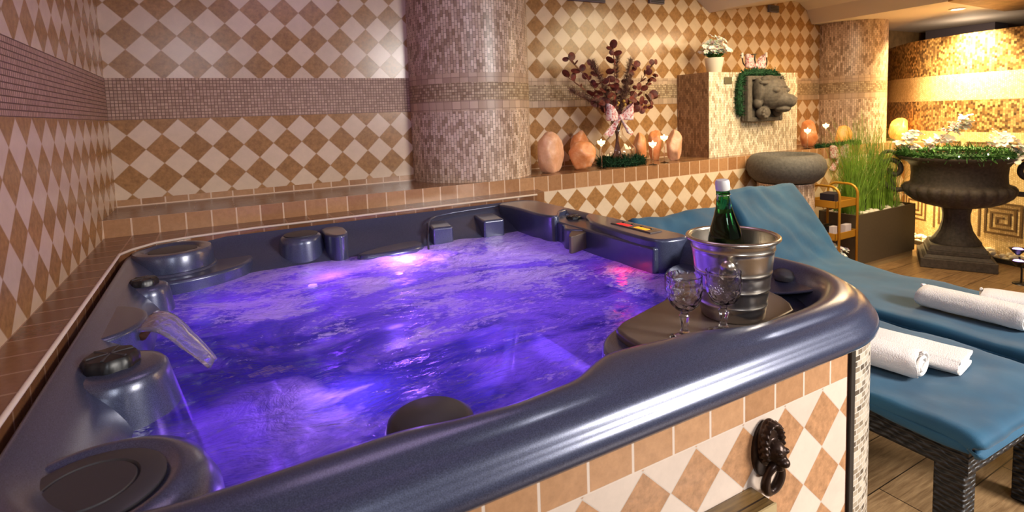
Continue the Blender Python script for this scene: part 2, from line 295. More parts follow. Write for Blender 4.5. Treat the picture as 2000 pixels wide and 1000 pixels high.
# ------------------------------------------------------------------ mesh helpers
class MB:
    def __init__(s): s.v = []; s.f = []; s.mi = []; s.uv = None; s.fuv = {}
    def add(s, vs, fs, mi=0, uvs=None):
        b = len(s.v); s.v += [tuple(q) for q in vs]
        for k, f in enumerate(fs):
            if uvs is not None: s.fuv[len(s.f)] = [uvs[i] for i in f]
            s.f.append(tuple(i + b for i in f)); s.mi.append(mi)
        return s
    def box(s, x0, x1, y0, y1, z0, z1, mi=0):
        vs = [(x, y, z) for x in (x0, x1) for y in (y0, y1) for z in (z0, z1)]
        return s.add(vs, [(0, 1, 3, 2), (4, 6, 7, 5), (0, 4, 5, 1), (2, 3, 7, 6), (0, 2, 6, 4), (1, 5, 7, 3)], mi)
    def prism(s, poly, z0, z1, mi=0):
        n = len(poly); a = sum(poly[i][0] * poly[(i + 1) % n][1] - poly[(i + 1) % n][0] * poly[i][1] for i in range(n))
        if a < 0: poly = poly[::-1]
        vs = [(x, y, z0) for x, y in poly] + [(x, y, z1) for x, y in poly]
        return s.add(vs, [tuple(range(n))[::-1], tuple(range(n, 2 * n))] + [(i, (i + 1) % n, n + (i + 1) % n, n + i) for i in range(n)], mi)
    def lathe(s, prof, n=32, cx=0, cy=0, cap0=True, cap1=True, flute=None, rot=0, sx=1, sy=1):
        vs = []
        for k, (r, z) in enumerate(prof):
            for i in range(n):
                a = 2 * PI * i / n + rot; rr = r * (flute(k, a) if flute else 1)
                vs.append((cx + rr * math.cos(a) * sx, cy + rr * math.sin(a) * sy, z))
        fs = []
        up = 1
        for k in range(len(prof) - 1):
            for i in range(n): fs.append((k * n + i, k * n + (i + 1) % n, (k + 1) * n + (i + 1) % n, (k + 1) * n + i))
        if cap0: fs.append(tuple(range(n))[::-1])
        if cap1: fs.append(tuple((len(prof) - 1) * n + i for i in range(n)))
        return s.add(vs, fs)
    def tube(s, pts, r, n=8, closed=False):
        pts = [Vector(q) for q in pts]; m = len(pts); vs = []; prev = None
        for k, q in enumerate(pts):
            if closed: t = (pts[(k + 1) % m] - pts[k - 1]).normalized()
            else: t = (pts[min(k + 1, m - 1)] - pts[max(k - 1, 0)]).normalized()
            if prev is None:
                a = Vector((0, 0, 1)) if abs(t.z) < 0.9 else Vector((1, 0, 0)); nx = t.cross(a).normalized()
            else: nx = (prev - t * prev.dot(t)).normalized()
            prev = nx; ny = t.cross(nx); rr = r[k] if isinstance(r, (list, tuple)) else r
            for i in range(n): vs.append(q + nx * math.cos(2 * PI * i / n) * rr + ny * math.sin(2 * PI * i / n) * rr)
        fs = []
        for k in range(m if closed else m - 1):
            for i in range(n): fs.append((k * n + i, k * n + (i + 1) % n, ((k + 1) % m) * n + (i + 1) % n, ((k + 1) % m) * n + i))
        if not closed: fs += [tuple(range(n))[::-1], tuple((m - 1) * n + i for i in range(n))]
        return s.add(vs, fs)
    def ball(s, c, r, seg=12, rings=8, rot=None, fn=None):
        r = (r, r, r) if isinstance(r, (int, float)) else r; vs = []; R = rot.to_matrix() if rot else None
        def P(th, ph):
            d = Vector((math.sin(th) * math.cos(ph), math.sin(th) * math.sin(ph), math.cos(th))); k = fn(d) if fn else 1
            v = Vector((d.x * r[0], d.y * r[1], d.z * r[2])) * k
            if R: v = R @ v
            return v + Vector(c)
        vs.append(P(0, 0))
        for j in range(1, rings):
            for i in range(seg): vs.append(P(PI * j / rings, 2 * PI * i / seg))
        vs.append(P(PI, 0)); L = len(vs) - 1; fs = [(0, 1 + i, 1 + (i + 1) % seg) for i in range(seg)]
        for j in range(rings - 2):
            for i in range(seg): a = 1 + j * seg; fs.append((a + i, a + seg + i, a + seg + (i + 1) % seg, a + (i + 1) % seg))
        a = 1 + (rings - 2) * seg; fs += [(a + i, L, a + (i + 1) % seg) for i in range(seg)]
        return s.add(vs, fs)
    def grid(s, fn, nu, nv, mi=0, closed_u=False, uvfn=None):
        vs = [fn(i / nu, j / nv) for j in range(nv + 1) for i in range(nu + (0 if closed_u else 1))]; W = nu if closed_u else nu + 1
        fs = []; base = len(s.f)
        for j in range(nv):
            for i in range(nu): fs.append((j * W + i, j * W + (i + 1) % W, (j + 1) * W + (i + 1) % W, (j + 1) * W + i))
        s.add(vs, fs, mi)
        if uvfn:
            k = base
            for j in range(nv):
                for i in range(nu):
                    s.fuv[k] = [uvfn(i / nu, j / nv), uvfn((i + 1) / nu, j / nv), uvfn((i + 1) / nu, (j + 1) / nv), uvfn(i / nu, (j + 1) / nv)]; k += 1
        return s
def build(name, mb, mats, parent=None, loc=None, rot=None, smooth=None, bevel=0, seg=3, sub=0, remesh=0, solid=0, fixn=True):
    me = bpy.data.meshes.new(name); me.from_pydata(mb.v, [], mb.f); me.update()
    uvl = me.uv_layers.new(name='UVMap')
    for p in me.polygons:
        p.material_index = mb.mi[p.index]
    if not isinstance(mats, (list, tuple)): mats = [mats]
    for m in mats: me.materials.append(m)
    for p in me.polygons:
        n = p.normal; e = mb.fuv.get(p.index)
        for k, li in enumerate(p.loop_indices):
            if e: uvl.data[li].uv = e[k]
            else:
                c = me.vertices[me.loops[li].vertex_index].co; ax = max(range(3), key=lambda q: abs(n[q]))
                uvl.data[li].uv = (c.y, c.z) if ax == 0 else (c.x, c.z) if ax == 1 else (c.x, c.y)
    if fixn:
        bm = bmesh.new(); bm.from_mesh(me); bmesh.ops.recalc_face_normals(bm, faces=bm.faces); bm.to_mesh(me); bm.free()
    if smooth is not None:
        for p in me.polygons: p.use_smooth = True
        if smooth < 179: me.set_sharp_from_angle(angle=math.radians(smooth))
    o = bpy.data.objects.new(name, me); C.objects.link(o)
    if parent: o.parent = parent
    if loc: o.location = loc
    if rot: o.rotation_euler = rot
    if solid: md = o.modifiers.new('solid', 'SOLIDIFY'); md.thickness = solid; md.offset = 0
    if bevel:
        md = o.modifiers.new('bevel', 'BEVEL'); md.width = bevel; md.segments = seg; md.limit_method = 'ANGLE'; md.angle_limit = math.radians(40)
        for p in me.polygons: p.use_smooth = True
        me.set_sharp_from_angle(angle=math.radians(50)); md.harden_normals = True
    if remesh: md = o.modifiers.new('remesh', 'REMESH'); md.mode = 'VOXEL'; md.voxel_size = remesh; md.use_smooth_shade = True
    if sub: md = o.modifiers.new('sub', 'SUBSURF'); md.levels = sub; md.render_levels = sub
    return o
def tag(o, label, cat, group=None, kind=None):
    o['label'] = label; o['category'] = cat
    if group: o['group'] = group
    if kind: o['kind'] = kind
    return o
def thing(name, label, cat, loc=(0, 0, 0), rz=0, group=None):
    o = bpy.data.objects.new(name, None); C.objects.link(o); o.location = loc; o.rotation_euler = (0, 0, rz); o.empty_display_size = 0.05
    return tag(o, label, cat, group)
def struct(name, mb, mats, **k): o = build(name, mb, mats, **k); o['kind'] = 'structure'; return o
def dup(root, loc, rz=None, label=None, scale=None):
    r = root.copy(); C.objects.link(r); r.location = loc
    if rz is not None: r.rotation_euler = (0, 0, rz)
    if label: r['label'] = label
    if scale: r.scale = scale
    for ch in list(root.children):
        c = ch.copy(); C.objects.link(c); c.parent = r
        for g in list(ch.children):
            d = g.copy(); C.objects.link(d); d.parent = c
    return r

# ------------------------------------------------------------------ setting
FL = -0.85; YB = 0.408; ZS = 0.075; ZB1, ZB0 = 0.695, 0.494; YF = -2.063; CEIL = 1.5
struct('floor', MB().box(-0.15, 8.2, -6.0, YB + 0.15, FL - 0.1, FL), M['floor'])
def vquad(mb, axis, c, a0, a1, z0, z1, mi, flip=False):
    if axis == 'y': vs = [(a0, c, z0), (a1, c, z0), (a1, c, z1), (a0, c, z1)]; uv = [(a0, z0), (a1, z0), (a1, z1), (a0, z1)]
    else: vs = [(c, a0, z0), (c, a1, z0), (c, a1, z1), (c, a0, z1)]; uv = [(a0, z0), (a1, z0), (a1, z1), (a0, z1)]
    mb.add(vs, [(0, 1, 2, 3)], mi, uv)
b = MB()
vquad(b, 'y', YB, 0, 6.25, ZB1, CEIL, 0); vquad(b, 'y', YB, 6.25, 8.2, ZB1, CEIL, 6); vquad(b, 'y', YB, 0, 1.9, ZB0, ZB1, 1)
vquad(b, 'y', YB, 1.9, 6.3, ZB1 - 0.045, ZB1, 5); vquad(b, 'y', YB, 1.9, 6.3, ZB0 + 0.045, ZB1 - 0.045, 4); vquad(b, 'y', YB, 1.9, 6.3, ZB0, ZB0 + 0.045, 5)
vquad(b, 'y', YB, 6.3, 8.2, ZB0, ZB1, 6)
vquad(b, 'y', YB, 0, 8.2, ZS + 0.035, ZB0, 2); vquad(b, 'y', YB, 0, 8.2, -0.9, ZS + 0.035, 3)
b.box(-0.15, 8.2, YB + 0.001, YB + 0.12, FL, CEIL, 6)
struct('wall_back', b, [M['dia_back_up'], M['grid_band'], M['dia_back_lo'], M['sq_shelf'], M['grid_band2'], M['sq_band'], M['trim_brown']], fixn=False)
b = MB()
vquad(b, 'x', 0, -6, YB, ZB1, CEIL, 0); vquad(b, 'x', 0, -6, YB, ZB0, ZB1, 1); vquad(b, 'x', 0, -6, YB, -0.9, ZB0, 2)
b.box(-0.12, -0.001, -6, YB + 0.12, FL, CEIL, 3)
struct('wall_left', b, [M['dia_left_up'], M['grid_left'], M['dia_left_lo'], M['trim_brown']], fixn=False)
struct('ceiling', MB().box(-0.12, 8.2, -3.2, YB + 0.12, CEIL, CEIL + 0.1), M['paint'])
# lower vaulted soffit over the lounge side
prof = [(3.90, 1.335), (4.069, 1.228), (4.41, 1.282), (4.74, 1.332), (5.02, 1.373), (5.133, 1.398), (5.245, 1.388), (5.361, 1.325), (5.441, 1.200), (8.1, 1.200), (8.1, 1.499), (3.90, 1.499)]
n = len(prof); vs = [(x, -2.6, z) for x, z in prof] + [(x, YB - 0.002, z) for x, z in prof]
struct('trim_1', MB().add(vs, [tuple(range(n)), tuple(range(n, 2 * n))[::-1]] + [(i, (i + 1) % n, n + (i + 1) % n, n + i) for i in range(n)]), M['paint'])

# shelf (front face at y=0) with square tiles, pale diamond tiles under it to the right of the tub
b = MB(); vquad(b, 'y', 0, 0, 4.0, ZS - 0.098, ZS, 0); b.add([(0, 0, ZS), (6.6, 0, ZS), (6.6, YB, ZS), (0, YB, ZS)], [(0, 1, 2, 3)], 2, [(0, 0), (6.6, 0), (6.6, YB), (0, YB)])
vquad(b, 'y', 0, 4.0, 5.15, ZS - 0.098, ZS, 0); vquad(b, 'y', 0, 5.15, 6.6, ZS - 0.098, ZS, 0)
vquad(b, 'y', 0, 0, 6.6, FL, ZS - 0.098, 1); vquad(b, 'x', 6.6, 0, YB, FL, ZS, 0)
struct('trim_2', b, [M['sq_shelf'], M['dia_shelf'], brick('shelf_top_tiles', 0.33, 0.045, (112, 80, 54), (150, 110, 76), (168, 134, 106), 0.002, mott=0.5, off=0.5)], fixn=False)
# low tiled ledge round the tub: left run, curved corner, back run
def arc(cx, cy, r, a0, a1, n): return [(cx + r * math.cos(a0 + (a1 - a0) * i / n), cy + r * math.sin(a0 + (a1 - a0) * i / n)) for i in range(n + 1)]
LE = 0.100; BE = -0.162; RC = 0.22
poly = [(0, -3.0), (LE, -3.0)] + [(LE, BE - RC)] + [(LE + 0.03, BE - 0.15), (LE + 0.10, BE - 0.065)] + [(LE + RC, BE - 0.028), (0.57, BE + 0.006), (0.9, BE)] + [(2.02, BE), (2.10, BE + 0.05), (2.12, -0.002), (0, -0.002)]
struct('trim_3', MB().prism(poly, FL, 0.0), [M['sq_ledge']])
# caulk line
cl = [(x, y, -0.003) for x, y in poly[1:9]]
tag(build('caulk_line', MB().tube(cl, 0.0055, 6), M['caulk'], smooth=180), 'bead of white caulk between the brown tile ledge and the tub edge', 'caulk')

# big mosaic columns
def column(name, cx, cy, r, z1):
    b = MB()
    for (a, c, mi) in [(ZS - 0.002, ZB0 - 0.01, 0), (ZB0 - 0.01, ZB0 + 0.05, 1), (ZB0 + 0.05, ZB1 - 0.05, 2), (ZB1 - 0.05, ZB1 + 0.005, 1), (ZB1 + 0.005, z1, 0)]:
        b.grid(lambda u, v, a=a, c=c: (cx + r * math.cos(2 * PI * u), cy + r * math.sin(2 * PI * u), a + (c - a) * v), 64, 1, mi, uvfn=lambda u, v, a=a, c=c: (2 * PI * r * u, a + (c - a) * v))
    return struct(name, b, [M['mos_col'], M['sq_band'], M['grid_band2']], smooth=180)
column('trim_4', 1.872, 0.395, 0.384, CEIL)
column('trim_5', 5.86, 0.29, 0.308, 1.203)
# square mosaic pillar standing on the shelf
b = MB(); X0, X1, YP, ZP = 3.70, 4.76, 0.09, 0.718
vquad(b, 'x', X0, YP, YB, ZS, ZP, 0); vquad(b, 'x', X1, YP, YB, ZS, ZP, 0); vquad(b, 'y', YP, X0, X1, ZS, ZP, 1)
b.add([(X0, YP, ZP), (X1, YP, ZP), (X1, YB, ZP), (X0, YB, ZP)], [(0, 1, 2, 3)], 2)
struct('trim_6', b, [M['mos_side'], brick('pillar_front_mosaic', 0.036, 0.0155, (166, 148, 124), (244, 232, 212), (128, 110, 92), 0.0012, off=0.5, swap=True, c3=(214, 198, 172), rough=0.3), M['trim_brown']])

# curved mosaic wall on the right, lower than the ceiling
cw = [(6.75, 0.40), (6.547, 0.231), (6.36, 0.05), (6.243, -0.096), (6.16, -0.26), (6.107, -0.419), (6.075, -0.52), (6.051, -0.625), (6.02, -0.80), (5.996, -0.973), (5.955, -1.167), (5.93, -1.5), (5.95, -1.9), (6.0, -2.4)]
def cr(pts, n=6):
    P = [Vector(q).to_3d() if len(q) == 2 else Vector(q) for q in pts]; out = []
    for i in range(len(P) - 1):
        p0 = P[max(i - 1, 0)]; p1 = P[i]; p2 = P[i + 1]; p3 = P[min(i + 2, len(P) - 1)]
        for k in range(n):
            t = k / n; out.append(0.5 * ((2 * p1) + (p2 - p0) * t + (2 * p0 - 5 * p1 + 4 * p2 - p3) * t * t + (3 * p1 - p0 - 3 * p2 + p3) * t ** 3))
    out.append(P[-1]); return out
cwp = cr(cw); cum = [0]
for i in range(1, len(cwp)): cum.append(cum[-1] + (cwp[i] - cwp[i - 1]).length)
def cwat(s):
    s = max(0, min(s, cum[-1] - 1e-6))
    for i in range(1, len(cum)):
        if cum[i] >= s: t = (s - cum[i - 1]) / (cum[i] - cum[i - 1]); return cwp[i - 1].lerp(cwp[i], t), (cwp[i] - cwp[i - 1]).normalized()
b = MB(); L = cum[-1]
bands = [(FL, -0.10, 1), (-0.10, 0.0, 1), (0.0, 0.17, 1), (0.17, 0.44, 0), (0.44, 0.665, 1), (0.665, 1.0, 0)]
for z0, z1, mi in bands:
    b.grid(lambda u, v: (cwat(u * L)[0].x, cwat(u * L)[0].y, z0 + (z1 - z0) * v), 90, 1, mi, uvfn=lambda u, v: (u * L, z0 + (z1 - z0) * v))
b.grid(lambda u, v: (cwat(u * L)[0].x + 0.15 * v, cwat(u * L)[0].y + 0.02 * v, 1.0), 90, 1, 1)
b.grid(lambda u, v: (cwat(u * L)[0].x + 0.15, cwat(u * L)[0].y + 0.02, FL + (1.0 - FL) * v), 90, 1, 1)
struct('wall_right', b, [M['mos_dark'], M['mos_pale']], fixn=False)
# raised meander (Greek key) mosaic lines on the curved wall
def key_line(b, s0, z0, pts, t=0.014):
    for (a, c), (d, e) in zip(pts, pts[1:]):
        if abs(a - d) > 1e-6:
            lo, hi = sorted((a, d)); nseg = max(1, int((hi - lo) / 0.03))
            for k in range(nseg):
                sA, sB = s0 + lo + (hi - lo) * k / nseg, s0 + lo + (hi - lo) * (k + 1) / nseg
                (pA, dA), (pB, dB) = cwat(sA), cwat(sB); n1 = Vector((dA.y, -dA.x, 0)) * -0.003
                if n1.x > 0: n1 = -n1
                zz = z0 + c
                b.add([(pA.x + n1.x, pA.y + n1.y, zz - t / 2), (pB.x + n1.x, pB.y + n1.y, zz - t / 2), (pB.x + n1.x, pB.y + n1.y, zz + t / 2), (pA.x + n1.x, pA.y + n1.y, zz + t / 2)], [(0, 1, 2, 3)])
        else:
            pA, dA = cwat(s0 + a - t / 2); pB, _ = cwat(s0 + a + t / 2); n1 = Vector((dA.y, -dA.x, 0)) * -0.003
            if n1.x > 0: n1 = -n1
            lo, hi = sorted((c, e)); lo -= t / 2; hi += t / 2
            b.add([(pA.x + n1.x, pA.y + n1.y, z0 + lo), (pB.x + n1.x, pB.y + n1.y, z0 + lo), (pB.x + n1.x, pB.y + n1.y, z0 + hi), (pA.x + n1.x, pA.y + n1.y, z0 + hi)], [(0, 1, 2, 3)])
b = MB()
for k in range(9):
    s0 = 0.62 + k * 0.21
    key_line(b, s0, -0.03, [(0, 0), (0, 0.11), (0.15, 0.11), (0.15, 0.03), (0.06, 0.03), (0.06, 0.07), (0.11, 0.07)], 0.014)
    key_line(b, s0, -0.03, [(-0.06, 0), (0.21 - 0.06, 0)], 0.014)
for s0 in (0.60, 0.98, 1.36, 1.74, 2.12):
    key_line(b, s0, -0.70, [(0, 0), (0, 0.29), (0.29, 0.29), (0.29, 0.04), (0.045, 0.04), (0.045, 0.25), (0.25, 0.25), (0.25, 0.08), (0.085, 0.08), (0.085, 0.21), (0.21, 0.21), (0.21, 0.12), (0.125, 0.12), (0.125, 0.17), (0.17, 0.17)], 0.016)
struct('trim_7', b, M['key'], solid=0.004)
# short tiled bench in front of the curved wall, joined to the shelf
bp = [(5.3, 0.0), (6.05, -0.05), (6.16, -0.26), (6.10, -0.42), (6.3, 0.1), (6.55, 0.25), (6.6, 0.02)]
bench = [(5.70, -0.003), (5.86, -0.10), (5.98, -0.22), (6.06, -0.42), (6.09, -0.44), (6.12, -0.36), (6.17, -0.24), (6.25, -0.09), (6.36, 0.05), (6.42, 0.10), (6.42, -0.003)]
struct('trim_8', MB().prism([(x, y) for x, y in bench], -0.03, ZS), M['sq_shelf'])
# what shows above the curved wall
struct('trim_9', MB().box(7.3, 7.6, -0.30, 0.30, FL, 1.199), M['grey_paint'])
struct('wall_far', MB().box(8.05, 8.2, -6, YB, FL, CEIL), M['dark_paint'])
struct('trim_10', MB().prism([(5.30, -0.74), (6.36, -0.70), (6.45, -0.81), (6.6, -2.4), (4.9, -2.4), (4.9, -1.2)], 1.175, 1.199), M['trim_brown'])
# pebble channel kerb along the curved wall
kb = MB(); kp = []
for i in range(41):
    s = 0.55 + 1.75 * i / 40; q, d = cwat(s); nn = Vector((d.y, -d.x, 0));
    if nn.x > 0: nn = -nn
    kp.append((q + nn * 0.17, q + nn * 0.20))
for (a, c), (d, e) in zip(kp, kp[1:]):
    kb.add([(a.x, a.y, FL), (c.x, c.y, FL), (e.x, e.y, FL), (d.x, d.y, FL), (a.x, a.y, FL + 0.035), (c.x, c.y, FL + 0.035), (e.x, e.y, FL + 0.035), (d.x, d.y, FL + 0.035)], [(4, 5, 6, 7), (1, 2, 6, 5), (0, 4, 7, 3)])
struct('trim_11', kb, M['blacktrim'])
PEB = MB().ball((0, 0, 0), (0.030, 0.024, 0.017), 8, 6, fn=lambda d: 1 + 0.12 * noise.noise(d * 2)); pe0 = build('pebble', PEB, M['pebble'], smooth=180)
tag(pe0, 'white pebble in the strip along the foot of the curved mosaic wall', 'pebble', 'white pebbles along the curved wall'); first = True
for i in range(96):
    s = 0.6 + 1.6 * random.random(); q, d = cwat(s); nn = Vector((d.y, -d.x, 0))
    if nn.x > 0: nn = -nn
    q = q + nn * random.uniform(0.03, 0.15); lay = i % 3
    o = pe0 if first else pe0.copy()
    if not first: C.objects.link(o)
    first = False
    o.location = (q.x, q.y, FL + 0.017 + 0.02 * lay * (0.9 - 0.0)); o.rotation_euler = (random.uniform(-.3, .3), random.uniform(-.3, .3), random.uniform(0, 6)); k = random.uniform(0.8, 1.25); o.scale = (k, k, k)
# fixtures on the ceiling
t = thing('downlight', 'small round recessed downlight glowing in the low ceiling over the curved wall', 'ceiling light', (5.93, -0.54, 1.20))
build('trim_ring', MB().lathe([(0.055, 0.0), (0.058, -0.006), (0.042, -0.008), (0.040, 0.0)], 32), M['capwhite'], t, smooth=40)
build('lamp_face', MB().lathe([(0.039, -0.003), (0.001, -0.004)], 24), M['lamp'], t)
for (lx, lz, w_, lab) in [(3.48, 1.290, 0.15, 'grey air vent high on the diamond tiled wall above the potted flowers'), (2.82, 1.262, 0.32, 'longest grey vent strip at the top of the diamond tiled wall above the bouquet'), (4.867, 1.305, 0.13, 'small grey air vent in the arch of the diamond tiled wall')]:
    t = thing('air_vent', lab, 'vent', (lx, YB - 0.012, lz))
    build('frame', MB().box(-w_ / 2, w_ / 2, -0.012, 0.012, -0.03, 0.03), M['grey_paint'], t, bevel=0.004)
    for k in range(4): build('slat', MB().box(-w_ / 2 + 0.01, w_ / 2 - 0.01, -0.018, -0.010, -0.022 + k * 0.013, -0.017 + k * 0.013), M['blacktrim'], t)

# ------------------------------------------------------------------ hot tub
TX0, TX1, TY0, TY1 = 0.100, 2.03, -2.095, -0.162
CR = [0.30, 0.33, 0.12, 0.22]    # front-left, front-right, back-right, back-left
def fr(x):
    T = [(0.0, 0), (0.35, .0), (0.53, .003), (0.64, .004), (0.77, -.016), (0.84, -.022), (0.95, -.014), (1.107, .042), (1.28, .028), (1.48, -.024), (1.6, -.022), (1.8, -.0)]
    if x <= 0: return 0
    for (a, c), (d, e) in zip(T, T[1:]):
        if a <= x < d: t = (x - a) / (d - a); t = t * t * (3 - 2 * t); return c + (e - c) * t
    return 0
NC, NSX, NSY = 14, 60, 40
def ring(iL, iB, iR, iF, z, wav=0.0):
    x0, x1, y0, y1 = TX0 + iL, TX1 - iR, TY0 + iF, TY1 - iB; ii = [(iL + iF) / 2, (iR + iF) / 2, (iR + iB) / 2, (iL + iB) / 2]
    rr = [max(0.05, CR[k] - ii[k] * 0.9) for k in range(4)]; out = []
    cs = [(x0 + rr[0], y0 + rr[0], PI, 1.5 * PI), (x1 - rr[1], y0 + rr[1], 1.5 * PI, 2 * PI), (x1 - rr[2], y1 - rr[2], 0, PI / 2), (x0 + rr[3], y1 - rr[3], PI / 2, PI)]
    for k in range(4):
        cx, cy, a0, a1 = cs[k]; r = rr[k]; out += [(cx + r * math.cos(a0 + (a1 - a0) * i / NC), cy + r * math.sin(a0 + (a1 - a0) * i / NC)) for i in range(NC + 1)]
        nx = cs[(k + 1) % 4]; p0 = out[-1]; p1 = (nx[0] + rr[(k + 1) % 4] * math.cos(nx[2]), nx[1] + rr[(k + 1) % 4] * math.sin(nx[2])); N = NSX if k in (0, 2) else NSY
        out += [(p0[0] + (p1[0] - p0[0]) * i / N, p0[1] + (p1[1] - p0[1]) * i / N) for i in range(1, N)]
    res = []
    for (x, y) in out:
        dy = 0
        if wav and y < TY0 + 0.35: dy = wav * fr(x) * max(0, min(1, (TY0 + 0.35 - y) / 0.1))
        res.append((x, y + dy, z))
    return res
#        L      B      R      F      z     wave
RINGS = [(.02, .02, .03, .032, -.125, 0), (.01, .01, .002, .004, -.122, 0), (.006, .004, -.006, -.008, -.108, 0), (.004, .002, -.008, -.010, -.092, 0),
         (.004, .002, -.003, -.004, -.078, 0), (.005, .003, .004, .004, -.071, 0), (.006, .004, .007, .006, -.064, 0), (.006, .004, .012, .012, -.055, 0),
         (.008, .005, .021, .022, -.046, 0), (.010, .006, .033, .034, -.042, 0), (.012, .006, .038, .041, -.037, .2), (.014, .007, .046, .050, -.029, .4),
         (.016, .008, .060, .068, -.023, .7), (.022, .010, .078, .088, -.021, 1), (.035, .015, .090, .105, -.026, 1), (.060, .030, .104, .118, -.038, 1), (.085, .055, .114, .128, -.056, 1),
         (.115, .110, .124, .140, -.085, 1), (.140, .190, .136, .155, -.120, 1), (.158, .270, .146, .170, -.160, .6), (.18, .32, .16, .20, -.26, 0), (.21, .34, .18, .24, -.40, 0), (.30, .37, .28, .34, -.45, 0),
         (.46, .50, .45, .50, -.47, 0), (.50, .54, .49, .54, -.60, 0), (.56, .60, .55, .60, -.70, 0), (.80, .84, .80, .84, -.72, 0)]
b = MB(); rs = [ring(*q) for q in RINGS]; N = len(rs[0])
vs = [q for r in rs for q in r]; fs = []
for k in range(len(rs) - 1):
    for i in range(N): fs.append((k * N + i, k * N + (i + 1) % N, (k + 1) * N + (i + 1) % N, (k + 1) * N + i))
fs.append(tuple((len(rs) - 1) * N + i for i in range(N))); b.add(vs, fs)
tub = thing('hot_tub', 'navy blue pearl acrylic hot tub with violet lit water set behind a tiled surround', 'hot tub', (1.05, -1.13, FL))
TP = Matrix.Translation((-1.05, 1.13, -FL))
def tpart(name, mb, mat, parent=None, **k):
    if parent is None: mb.v = [(x - 1.05, y + 1.13, z - FL) for x, y, z in mb.v]
    else: mb.v = [(x - 1.05, y + 1.13, z - FL) for x, y, z in mb.v]
    return build(name, mb, mat, parent or tub, **k)
tpart('shell', b, M['shell'], smooth=60, sub=1)
# right-hand rim block with notches for the knob and the spout
def smoothpoly(pts, it=2):
    for _ in range(it):
        q = []
        for i in range(len(pts)):
            a, c = Vector(pts[i]), Vector(pts[(i + 1) % len(pts)]); q += [tuple(a.lerp(c, 0.25)), tuple(a.lerp(c, 0.75))]
        pts = q
    return pts
R1 = [(1.95, -0.20), (1.72, -0.19), (1.765, -0.35), (1.755, -0.62), (1.79, -0.72), (1.84, -0.66), (1.88, -0.60), (1.965, -0.57)]
R2 = [(1.965, -0.74), (1.905, -0.77), (1.86, -0.86), (1.835, -0.90), (1.815, -1.02), (1.80, -1.30), (1.83, -1.345), (1.90, -1.36), (1.965, -1.355), (1.965, -1.2)]
RL = [(1.96, -0.55), (1.85, -0.55), (1.80, -0.75), (1.74, -0.84), (1.80, -0.90), (1.86, -0.95), (1.96, -0.85)]
for P_, z1, nm in ((R1, -0.018, 'rim_block'), (R2, -0.016, 'rim_block'), (RL, -0.050, 'knob_recess')):
    tpart(nm, MB().prism(smoothpoly(P_), -0.20, z1), M['shell'], bevel=0.012, seg=4)
tpart('rim_base', MB().prism([(1.965, -0.2), (1.80, -0.2), (1.80, -1.33), (1.965, -1.33)], -0.26, -0.045), M['shell'], bevel=0.01)
def knob(x, y, z, r, h=0.018):
    def fl(k, a): return 1 + (0.04 * math.cos(8 * a) if k in (1, 2, 3) else 0)
    o = tpart('valve_knob', MB().lathe([(r * 1.02, z - h * 0.3), (r, z), (r * 0.98, z + h * 0.6), (r * 0.86, z + h), (r * 0.4, z + h * 1.08), (0.001, z + h * 1.05)], 48, x, y, flute=fl), M['black'], smooth=50)
    bb = MB()
    for q in range(3):
        a = q * PI / 3 + 0.3; bb.tube([(x + r * 0.8 * math.cos(a), y + r * 0.8 * math.sin(a), z + h * 1.02), (x - r * 0.8 * math.cos(a), y - r * 0.8 * math.sin(a), z + h * 1.02)], r * 0.06, 6)
    g = tpart('grip_rib', bb, M['disc'], parent=tub); return o
knob(1.90, -0.69, -0.05, 0.036); knob(0.200, -0.685, -0.052, 0.040, 0.02); knob(0.205, -1.385, -0.045, 0.052, 0.024); tpart('round_knob', MB().lathe([(0.036, -0.070), (0.0385, -0.060), (0.036, -0.050), (0.026, -0.043), (0.010, -0.040), (0.001, -0.0395)], 40, 1.925, -1.765), M['disc'], smooth=60)
# spout on the right rim
tpart('spout', MB().prism(smoothpoly([(1.82, -0.80), (1.70, -0.93), (1.695, -0.955), (1.73, -0.95), (1.85, -0.90)], 1), -0.13, -0.056), M['lid'], bevel=0.006)
# control panel
cp = MB().box(1.868, 1.93, -1.24, -1.00, -0.020, -0.012); o = tpart('control_panel', cp, M['lid'], bevel=0.003)
for (y0, y1, x0, x1, m) in [(-1.10, -1.03, 1.875, 1.900, 'dispred'), (-1.20, -1.13, 1.880, 1.905, 'dispamb')]:
    tpart('display', MB().box(x0, x1, y0, y1, -0.0125, -0.0112), M[m], parent=tub)
for k in range(4): tpart('panel_button', MB().lathe([(0.008, -0.013), (0.007, -0.0095), (0.001, -0.009)], 16, 1.915, -1.03 - k * 0.055), M['black'], smooth=40)
# left side posts, discs, waterfall
def post(x, y, r0, r1, z0, z1, nm='post', **k):
    return tpart(nm, MB().lathe([(r0, z0), (r0, z0 + 0.01), (r1 + 0.004, z1 - 0.03), (r1, z1 - 0.012), (r1 - 0.008, z1 - 0.003), (r1 - 0.02, z1), (0.001, z1)], 48, x, y, **k), M['shell'], smooth=50)
post(0.205, -0.685, 0.098, 0.062, -0.30, -0.052, 'valve_post')
post(0.215, -1.40, 0.150, 0.094, -0.30, -0.045, 'valve_post')
post(0.735, -0.285, 0.112, 0.086, -0.30, -0.032, 'cup_post')
tpart('cup_lid', MB().lathe([(0.070, -0.036), (0.070, -0.029), (0.058, -0.026), (0.001, -0.023)], 40, 0.735, -0.285), M['disc'], smooth=40)
tpart('back_panel_ridge', MB().prism(smoothpoly([(0.82, -0.20), (0.83, -0.38), (0.87, -0.44), (0.92, -0.40), (0.93, -0.20)], 1), -0.25, -0.03), M['shell'], bevel=0.015)
